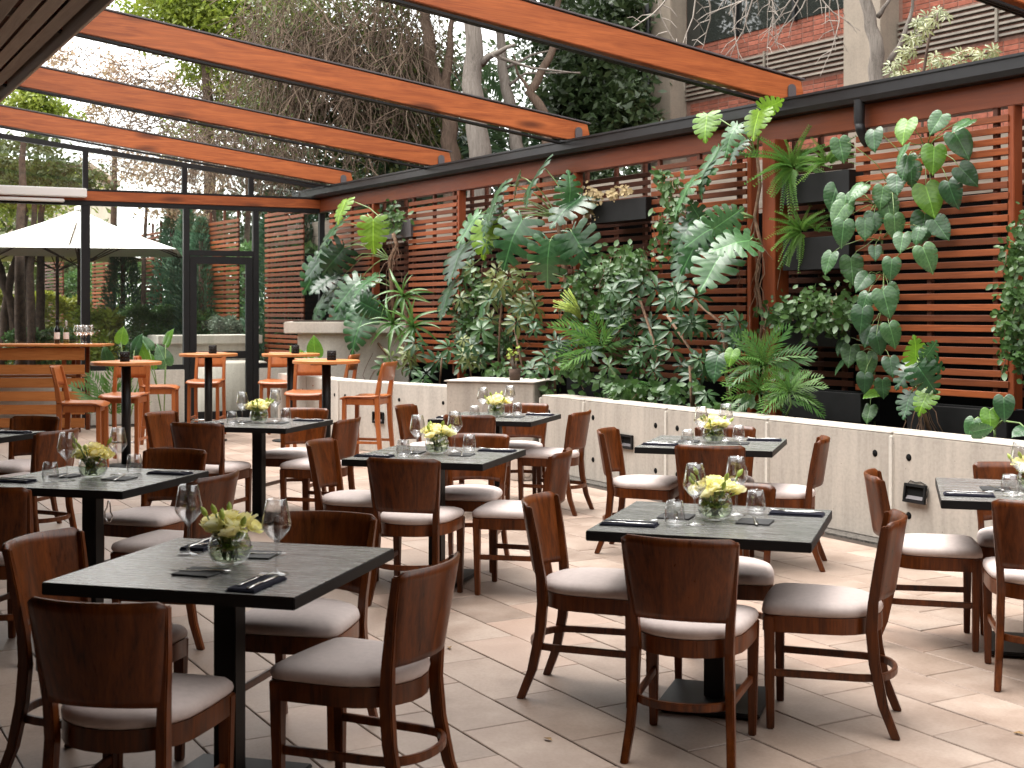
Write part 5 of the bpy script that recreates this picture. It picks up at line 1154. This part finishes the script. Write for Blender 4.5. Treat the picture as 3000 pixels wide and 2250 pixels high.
# bush above the gutter at the right
t_ = thing('rhododendron', 'shrub with pale whorled leaves above the gutter at the right', 'shrub', at(2720, 200, 12.6) * V((1, 1, 0))); b = MB(); cs = [(2630, 200), (2650, 160), (2690, 205), (2680, 120), (2720, 70), (2760, 30), (2740, 175), (2800, 165), (2850, 160), (2900, 155), (2700, 60), (2640, 225), (2770, 190)]
b.tube([(0, 0, 0), at(2700, 250, 12.6) - t_.location, at(2720, 120, 12.6) - t_.location, at(2760, 20, 12.6) - t_.location], .014, 6); b.tube([at(2700, 240, 12.6) - t_.location, at(2800, 170, 12.6) - t_.location, at(2900, 155, 12.6) - t_.location], .012, 6); b.build('stem', M['bark_dark'], t_)
M['pale_whorl'] = leafmat('pale_whorl_leaf', (.10, .13, .05), (.24, .24, .11), .35, .2, (.8, 1.3), 0, .1); me = whorl_mesh('leaf_cluster', M['pale_whorl'], 8, 21, .26)
for x, y in cs:
    for _ in range(5):
        n_ = V((ru(-.5, .5), -1, ru(.1, 1.2))).normalized(); p = at(x + ru(-25, 25), y + ru(-18, 18), 12.6 + ru(-.3, .3)); place(t_, 'leaf_cluster', me, Matrix.Translation(p) @ ((n_.to_track_quat('Z', 'Y').to_matrix() @ Matrix.Rotation(ru(0, 6), 3, 'Z')) * ru(.06, .10)).to_4x4())
# tangle of dry creeper
t_ = thing('dry_creeper', 'huge hanging tangle of dry brown creeper behind the beams', 'creeper', at(1000, 500, 21.5) * V((1, 1, 0))); b = MB()
for (px, py, rx, ry, n, L) in ((1010, 50, 270, 120, 800, 1.2), (1040, 190, 210, 110, 480, 1.1), (1120, 300, 110, 100, 150, .9), (860, 150, 190, 120, 260, 1.1), (740, 380, 190, 80, 190, 1.1), (900, 420, 180, 80, 110, 1.0)):
    for _ in range(n):
        p = at(px + ru(-rx, rx), py + ru(-ry, ry), 21.5 + ru(-1.2, .8)) - t_.location; d_ = V((ru(-.6, .6), ru(-.4, .4), -1 + ru(-.2, .9))).normalized(); P = [p]
        for k in range(6): d_ = (d_ + V((ru(-.5, .5), ru(-.4, .4), ru(-.55, .25)))).normalized(); P.append(P[-1] + d_ * L * ru(.6, 1.2) / 6)
        b.tube(P, ru(.0035, .008), 3, False)
b.build('strands', M['twig'], t_)['kind'] = 'stuff'
b = MB(); crown(b, at(1030, 120, 22.0) - t_.location, (1.6, 1.1, 1.2), 12000, .10, 80); crown(b, at(1150, 340, 22.0) - t_.location, (1.0, 1.0, .9), 7000, .10, 60); crown(b, at(900, 330, 22.5) - t_.location, (1.3, .7, .8), 3500, .11, 40); b.build('foliage', M['mid_tree'], t_)['kind'] = 'stuff'
# palms behind the trellis
for px, py, l_ in ((1180, 520, 'left of the forked trunks'), (1330, 470, 'behind the forked trunks'), (1250, 380, 'high between the trunks'), (1500, 470, 'behind the slim mottled trunk')):
    c_ = at(px, py, 22.5); t_ = thing('fan_palm', 'dark palm with long drooping fronds ' + l_, 'palm', c_ * V((1, 1, 0)), 0, 'palms behind the trellis')
    b = MB(); b.tube([(0, 0, 0), (0, 0, c_.z)], .09, 8); b.build('trunk', M['bark_dark'], t_)
    if px == 1180:
        PD = [frond_mesh('frond', leafmat('dark_palm_leaf', (.014, .038, .014), (.035, .075, .028), .45, .2, (.7, 1.4), 0, .3), 26, .42, .8, .035, .75, .1, 3)]
    for k in range(14): place(t_, 'frond', PD[0], leaf_matrix(c_, ru(1.0, 1.5), k * 360 / 14, ru(-40, 40), ru(-30, 60), 1))
# trees at the upper left
tree('lime_tree', 'sunlit yellow green tree behind the middle beam', [at(620, 600, 29), at(600, 200, 29), at(590, 0, 29)], .16, [(at(520, 30, 29), (1.5, 1, .7), 4200), (at(700, 70, 29), (1.2, 1, .9), 3600), (at(620, -80, 29), (2, 1, .7), 3000), (at(800, 20, 29), (.8, .8, .8), 2200), (at(640, 170, 29.5), (1.3, .8, .5), 1600)], 'lime_tree', 'bark_dark', .14)
tree('lime_tree', 'bright lime tree at the left edge between the beams', [at(60, 700, 25), at(70, 400, 25)], .12, [(at(70, 290, 25), (.8, .8, .35), 2600), (at(150, 335, 25), (.6, .6, .25), 1200), (at(-40, 260, 25), (.8, .7, .5), 1200)], 'lime_tree', 'bark_dark', .10)
tree('blossom_tree', 'hazy pinkish twiggy tree behind the second beam', [at(330, 800, 31), at(340, 380, 31)], .12, [(at(230, 190, 31), (1.1, .8, .45), 1000), (at(420, 220, 31), (1.2, .8, .5), 1300), (at(560, 290, 31), (1.2, .8, .5), 1200), (at(350, 330, 31), (1.4, .8, .4), 900)], 'pink_bush', 'bark_dark', .09, tw_=[(at(400, 250, 31), (2.4, .8, .9), 320, 1.2, .012, 0, 'twig'), (at(600, 380, 30), (1.8, .8, .7), 260, 1.2, .012, 0, 'twig')])
tree('sunny_shrub', 'pale green twiggy shrub behind the second beam', [at(720, 800, 29), at(730, 450, 29)], .1, [(at(720, 280, 29), (1.1, .8, .7), 2600), (at(600, 420, 29), (1.2, .7, .5), 1700), (at(830, 330, 28.5), (.7, .7, .7), 1500)], 'lime_tree', 'bark_dark', .10, tw_=[(at(720, 360, 28.5), (1.4, .6, .9), 300, 1.2, .01, .2, 'twig')])
tree('garden_tree', 'leafy green tree behind the left clerestory pane', [at(90, 800, 26), at(100, 560, 26)], .1, [(at(60, 500, 26), (1.2, .7, .45), 2600), (at(230, 520, 26.5), (.8, .6, .3), 1000), (at(60, 420, 26.5), (.9, .7, .3), 900)], 'mid_tree', 'bark_dark', .12)
tree('twiggy_tree', 'pale twiggy tree behind the middle clerestory panes', [at(420, 900, 27), at(430, 600, 27)], .07, [(at(400, 480, 27), (1.0, .7, .5), 900), (at(560, 520, 27), (1.0, .7, .4), 900), (at(520, 610, 27), (.8, .6, .3), 700)], 'pink_bush', 'bark_dark', .09, tw_=[(at(450, 440, 27), (1.5, .6, .5), 200, 1.0, .008, .2, 'twig'), (at(640, 480, 26), (1.3, .6, .5), 200, 1.0, .008, .2, 'twig')])
for px, Y, z, n, l_ in ((-150, 34, 6, 5000, 'leftmost'), (180, 38, 4.6, 3500, 'behind the parasols'), (620, 36, 4.6, 5000, 'behind the hedge'), (900, 34, 6.5, 6000, 'behind the dry creeper'), (1150, 36, 9, 7000, 'behind the brown trunks'), (1420, 38, 10, 8000, 'behind the pale trunk'), (1720, 36, 9.5, 7000, 'behind the dark evergreen'), (1950, 38, 11, 6000, 'beside the brick building')):
    c_ = at(px, 900, Y) * V((1, 1, 0)); tree('garden_tree', 'background green tree mass ' + l_, [c_ + V((0, 0, z * .5)), c_ + V((0, 0, z * .8))], .2, [(c_ + V((0, 0, z * .35)), (2.2, 1.5, z * .35), n // 2), (c_ + V((0, 0, z * .68)), (2.0, 1.5, z * .3), n // 2)], ('mid_tree', 'dark_tree')[px > 500], 'bark_dark', .24)
# garden seen through the glass
def hedge(name, label, p0, p1, dep, h, mat, n, size, cat='hedge'):
    c_ = (p0 + p1) / 2; t_ = thing(name, label, cat, c_ * V((1, 1, 0))); b = MB(); d_ = (p1 - p0); d_.z = 0; L = d_.length; d_.normalize(); nb = V((-d_.y, d_.x, 0))
    for _ in range(n):
        u, v_, z = ru(-1, 1), ru(-1, 1), ru(0, 1)
        k = RT.randrange(3)
        if k == 0: z = 1 - abs(RT.gauss(0, .04))
        elif k == 1: v_ = -1 + abs(RT.gauss(0, .12))
        p = d_ * u * L / 2 + nb * v_ * dep / 2 + V((0, 0, h * z * (1 + .05 * math.sin(u * 7)))); dd = V((ru(-1, 1), ru(-1, 1), ru(-.5, 1))).normalized() * size * ru(.6, 1.4); s_ = dd.cross(V((ru(-1, 1), ru(-1, 1), ru(-1, 1)))).normalized() * size * .25
        b.add([p, p + dd * .5 + s_, p + dd, p + dd * .5 - s_], [(0, 1, 2, 3)])
    b.build('foliage', M[mat], t_)['kind'] = 'stuff'; return t_
hedge('clipped_hedge', 'clipped dark green hedge outside the glass', at(365, 900, 25), at(560, 900, 25.6), 1.0, 1.65, 'hedge', 9000, .07)
hedge('clipped_hedge', 'second clipped hedge seen through the glass door', at(555, 900, 24.4), at(830, 900, 25.5), .9, 1.55, 'hedge', 8000, .07)
hedge('grey_shrub', 'grey leaved shrub seen through the glass door', at(620, 900, 23.2), at(710, 900, 23.4), .6, 1.45, 'grey_shrub', 3500, .07, 'shrub')
hedge('golden_hedge', 'golden yellow hedge under the parasols', at(-60, 900, 29), at(250, 900, 30), 1.2, 1.95, 'hedge_lime', 9000, .10)
hedge('low_shrub', 'low green shrubs behind the bar', at(40, 900, 26.5), at(250, 900, 26.5), 1.0, 1.2, 'hedge', 5000, .10, 'shrub')
hedge('golden_shrub', 'yellow green shrub left of the clipped hedge', at(270, 900, 24.5), at(345, 900, 24.5), .7, 1.5, 'hedge_lime', 2500, .10, 'shrub')
hedge('climber', 'sunlit leaves climbing beside the left glass mullion', at(225, 900, 22.6), at(330, 900, 22.6), .4, 1.6, 'lime_tree', 700, .12, 'plant')
for px, Y, h, l_ in ((505, 27.0, 3.7, 'left of the door'), (548, 25.6, 3.6, 'just left of the door frame'), (590, 24.6, 3.3, 'seen through the door'), (800, 22.9, 3.5, 'right of the door'), (900, 22.4, 3.3, 'beside the far corner'), (360, 27.5, 3.2, 'right of the left mullion')):
    c_ = at(px, 900, Y) * V((1, 1, 0)); t_ = thing('cypress', 'dark columnar cypress ' + l_, 'tree', c_, 0, 'cypresses outside the glass'); b = MB(); b.tube([(0, 0, 0), (0, 0, h * .9)], .05, 6); b.build('trunk', M['bark_dark'], t_); b = MB()
    for _ in range(4200):
        z = ru(.1, 1) * h; r_ = .50 * (1 - (z / h) ** 3) * math.sqrt(ru(.2, 1)); a_ = ru(0, 6.28); p = V((r_ * math.cos(a_), r_ * math.sin(a_), z)); dd = V((math.cos(a_) * .5 + ru(-.4, .4), math.sin(a_) * .5 + ru(-.4, .4), ru(.1, 1))).normalized() * ru(.08, .17); s_ = dd.cross(V((ru(-1, 1), ru(-1, 1), 0))).normalized() * .014; b.add([p, p + dd * .5 + s_, p + dd, p + dd * .5 - s_], [(0, 1, 2, 3)])
    b.build('crown', M['conifer'], t_)
for k, (ta, tb) in enumerate(((13.1, 14.7), (15.9, 17.5), (20.2, 21.5), (23.6, 25.3), (28, 30))):
    slat_panel('trellis_panel', ('first', 'second', 'third', 'fourth', 'last')[k] + ' red slat panel outside the glass, counted from the corner', ta, tb, .05, .8, 3.3, 'slat', group='trellis panels outside the glass')
hedge('yew_hedge', 'tall dark yew hedge behind the garden trellis', W(13, -.7, 0), W(34, -.7, 0), .7, 2.7, 'hedge', 16000, .13)
for px, lean, l_ in ((30, 60, 'leaning far left'), (85, 12, 'left of the pole'), (118, -4, 'straightest'), (20, -40, 'behind the bar end')):
    c_ = at(px + lean * .4, 1100, 27) * V((1, 1, 0)); tree('slender_tree', 'dark slender tree outside the glass, ' + l_, [c_ + V((0, 0, .6)), at(px, 880, 27), at(px - lean, 700, 27), at(px - lean * 1.3, 560, 27)], .12, [(at(px - lean * 1.3, 560, 27.5), (1.2, 1.0, .5), 1400)], 'lime_tree', 'bark_dark', .13)
# parasols
def parasol(px, Y, zt, zr, half, label, rz):
    c_ = at(px, 900, Y) * V((1, 1, 0)); t_ = thing('parasol', label, 'parasol', c_, rz, 'white parasols in the garden'); b = MB()
    ring = [V((half * sx, half * sy, zr)) for sx, sy in ((-1, -1), (0, -1.0), (1, -1), (1, 0), (1, 1), (0, 1), (-1, 1), (-1, 0))]; top = V((0, 0, zt)); P = [top]
    for f in (.33, .66, 1): P += [top.lerp(p, f) + V((0, 0, -.12 * math.sin(math.pi * f))) * (1 if i % 2 else .35) for i, p in enumerate(ring)]
    fs = [(0, 1 + i, 1 + (i + 1) % 8) for i in range(8)] + [(1 + r_ * 8 + i, 1 + r_ * 8 + 8 + i, 1 + r_ * 8 + 8 + (i + 1) % 8, 1 + r_ * 8 + (i + 1) % 8) for r_ in (0, 1) for i in range(8)]
    b.add(P, fs, False); b.build('canopy', M['canvas'], t_)
    b = MB(); b.tube([(0, 0, 0), (0, 0, zt - .05)], .035, 8); b.build('pole', M['bark_dark'], t_)
    for p in ring:
        b = MB(); b.tube([V((0, 0, zt - .1)), V((p.x * .97, p.y * .97, zr - .02))], .014, 5); b.tube([V((0, 0, zr - .25)), V((p.x * .5, p.y * .5, (zr + zt) / 2 - .16))], .011, 5); b.build('rib', M['bark_dark'], t_)
    b = MB(); b.lathe([(.09, zt - .02), (.07, zt + .05), (.0001, zt + .07)], 10); b.build('finial', M['canvas'], t_)
    b = MB(); b.box((0, 0, .03), (.6, .6, .06)); b.build('base', M['concrete'], t_)
parasol(232, 23.4, 3.42, 2.66, 1.72, 'nearer large white square parasol behind the glass', rad(12))
parasol(168, 27.5, 3.35, 2.72, 1.7, 'farther white parasol behind the nearer one', rad(8))
# garden planter and pale house
b = MB(); b.box((0, 0, .55), (1.5, .8, 1.1)); b.box((0, 0, 1.16), (1.7, 1.0, .14)); tag(b.build('garden_planter', M['concrete_pale'], None, .01, 2, at(600, 900, 22.2) * V((1, 1, 0)), rad(25)), 'concrete planter outside the glass door', 'planter')
b = MB(); b.lathe([(.0001, .82), (.5, .82), (.55, .8), (.55, 0)], 24); tag(b.build('round_planter', M['concrete'], None, 0, 1, at(680, 900, 21.4) * V((1, 1, 0))), 'round concrete planter behind the lower door pane', 'planter')
hs_ = thing('pale_house', 'pale cream apartment house far behind the left beams', 'building', (-25.5, 62, 0), rad(8)); b = MB(); b.box((0, 0, 4.0), (12, 8, 8)); b.build('wall', plain('cream_wall', (.62, .53, .42), .9, nz=(1, .1)), hs_)
b = MB(); b.box((0, 0, 8.1), (12.8, 8.8, .25)); b.build('roof', plain('tan_roof', (.40, .30, .22), .9), hs_)
for z in (2.9, 5.9):
    b = MB(); b.box((0, -4.2, z), (12, .5, .9)); b.build('balcony', plain('tan_balcony', (.5, .42, .33), .9), hs_)
# unseen terrace walls, added and kept dark to cut fill light and pane reflections
PW = plain('unseen_terrace_wall', (.06, .05, .043), .8, nz=(2, .2))
b = MB(); b.box((0, 0, 2.6), (34, .2, 5.2)); struct('unseen_wall_back', b, PW, 0, V((-4.51, 12.94, 0)) - CD * 4 + CN * 9.2, C_RZ)
b = MB(); b.box((0, 0, 3.0), (18, .2, 6.0)); struct('unseen_wall_side', b, PW, 0, W(-10.2, 6.5, 0), T_RZ + rad(90))
# a few fallen leaves on the paving
lm_ = plain('dry_leaf', (.22, .13, .05), .8, nz=(40, .4)); fl = MB(); fl.add([V((0, 0, .004)), V((.012, .02, .010)), V((0, .05, .006)), V((-.012, .02, .012)), V((0, .022, .004))], [(0, 1, 4), (1, 2, 4), (2, 3, 4), (3, 0, 4)], True); fm = fl.mesh('fallen_leaf', lm_)
for x, y, l_ in ((-.42, 5.55, 'behind the nearest left table'), (.15, 4.95, 'in the bottom centre aisle'), (1.9, 5.05, 'at the lower right'), (.55, 7.0, 'left of the far right table'), (2.05, 7.55, 'near the loose wall light'), (-.3, 6.35, 'in front of the middle table')):
    o = put('fallen_leaf', fm, None, (x, y, 0), R.uniform(0, 6)); tag(o, 'tiny dry brown leaf on the paving ' + l_, 'leaf', 'fallen leaves on the paving')
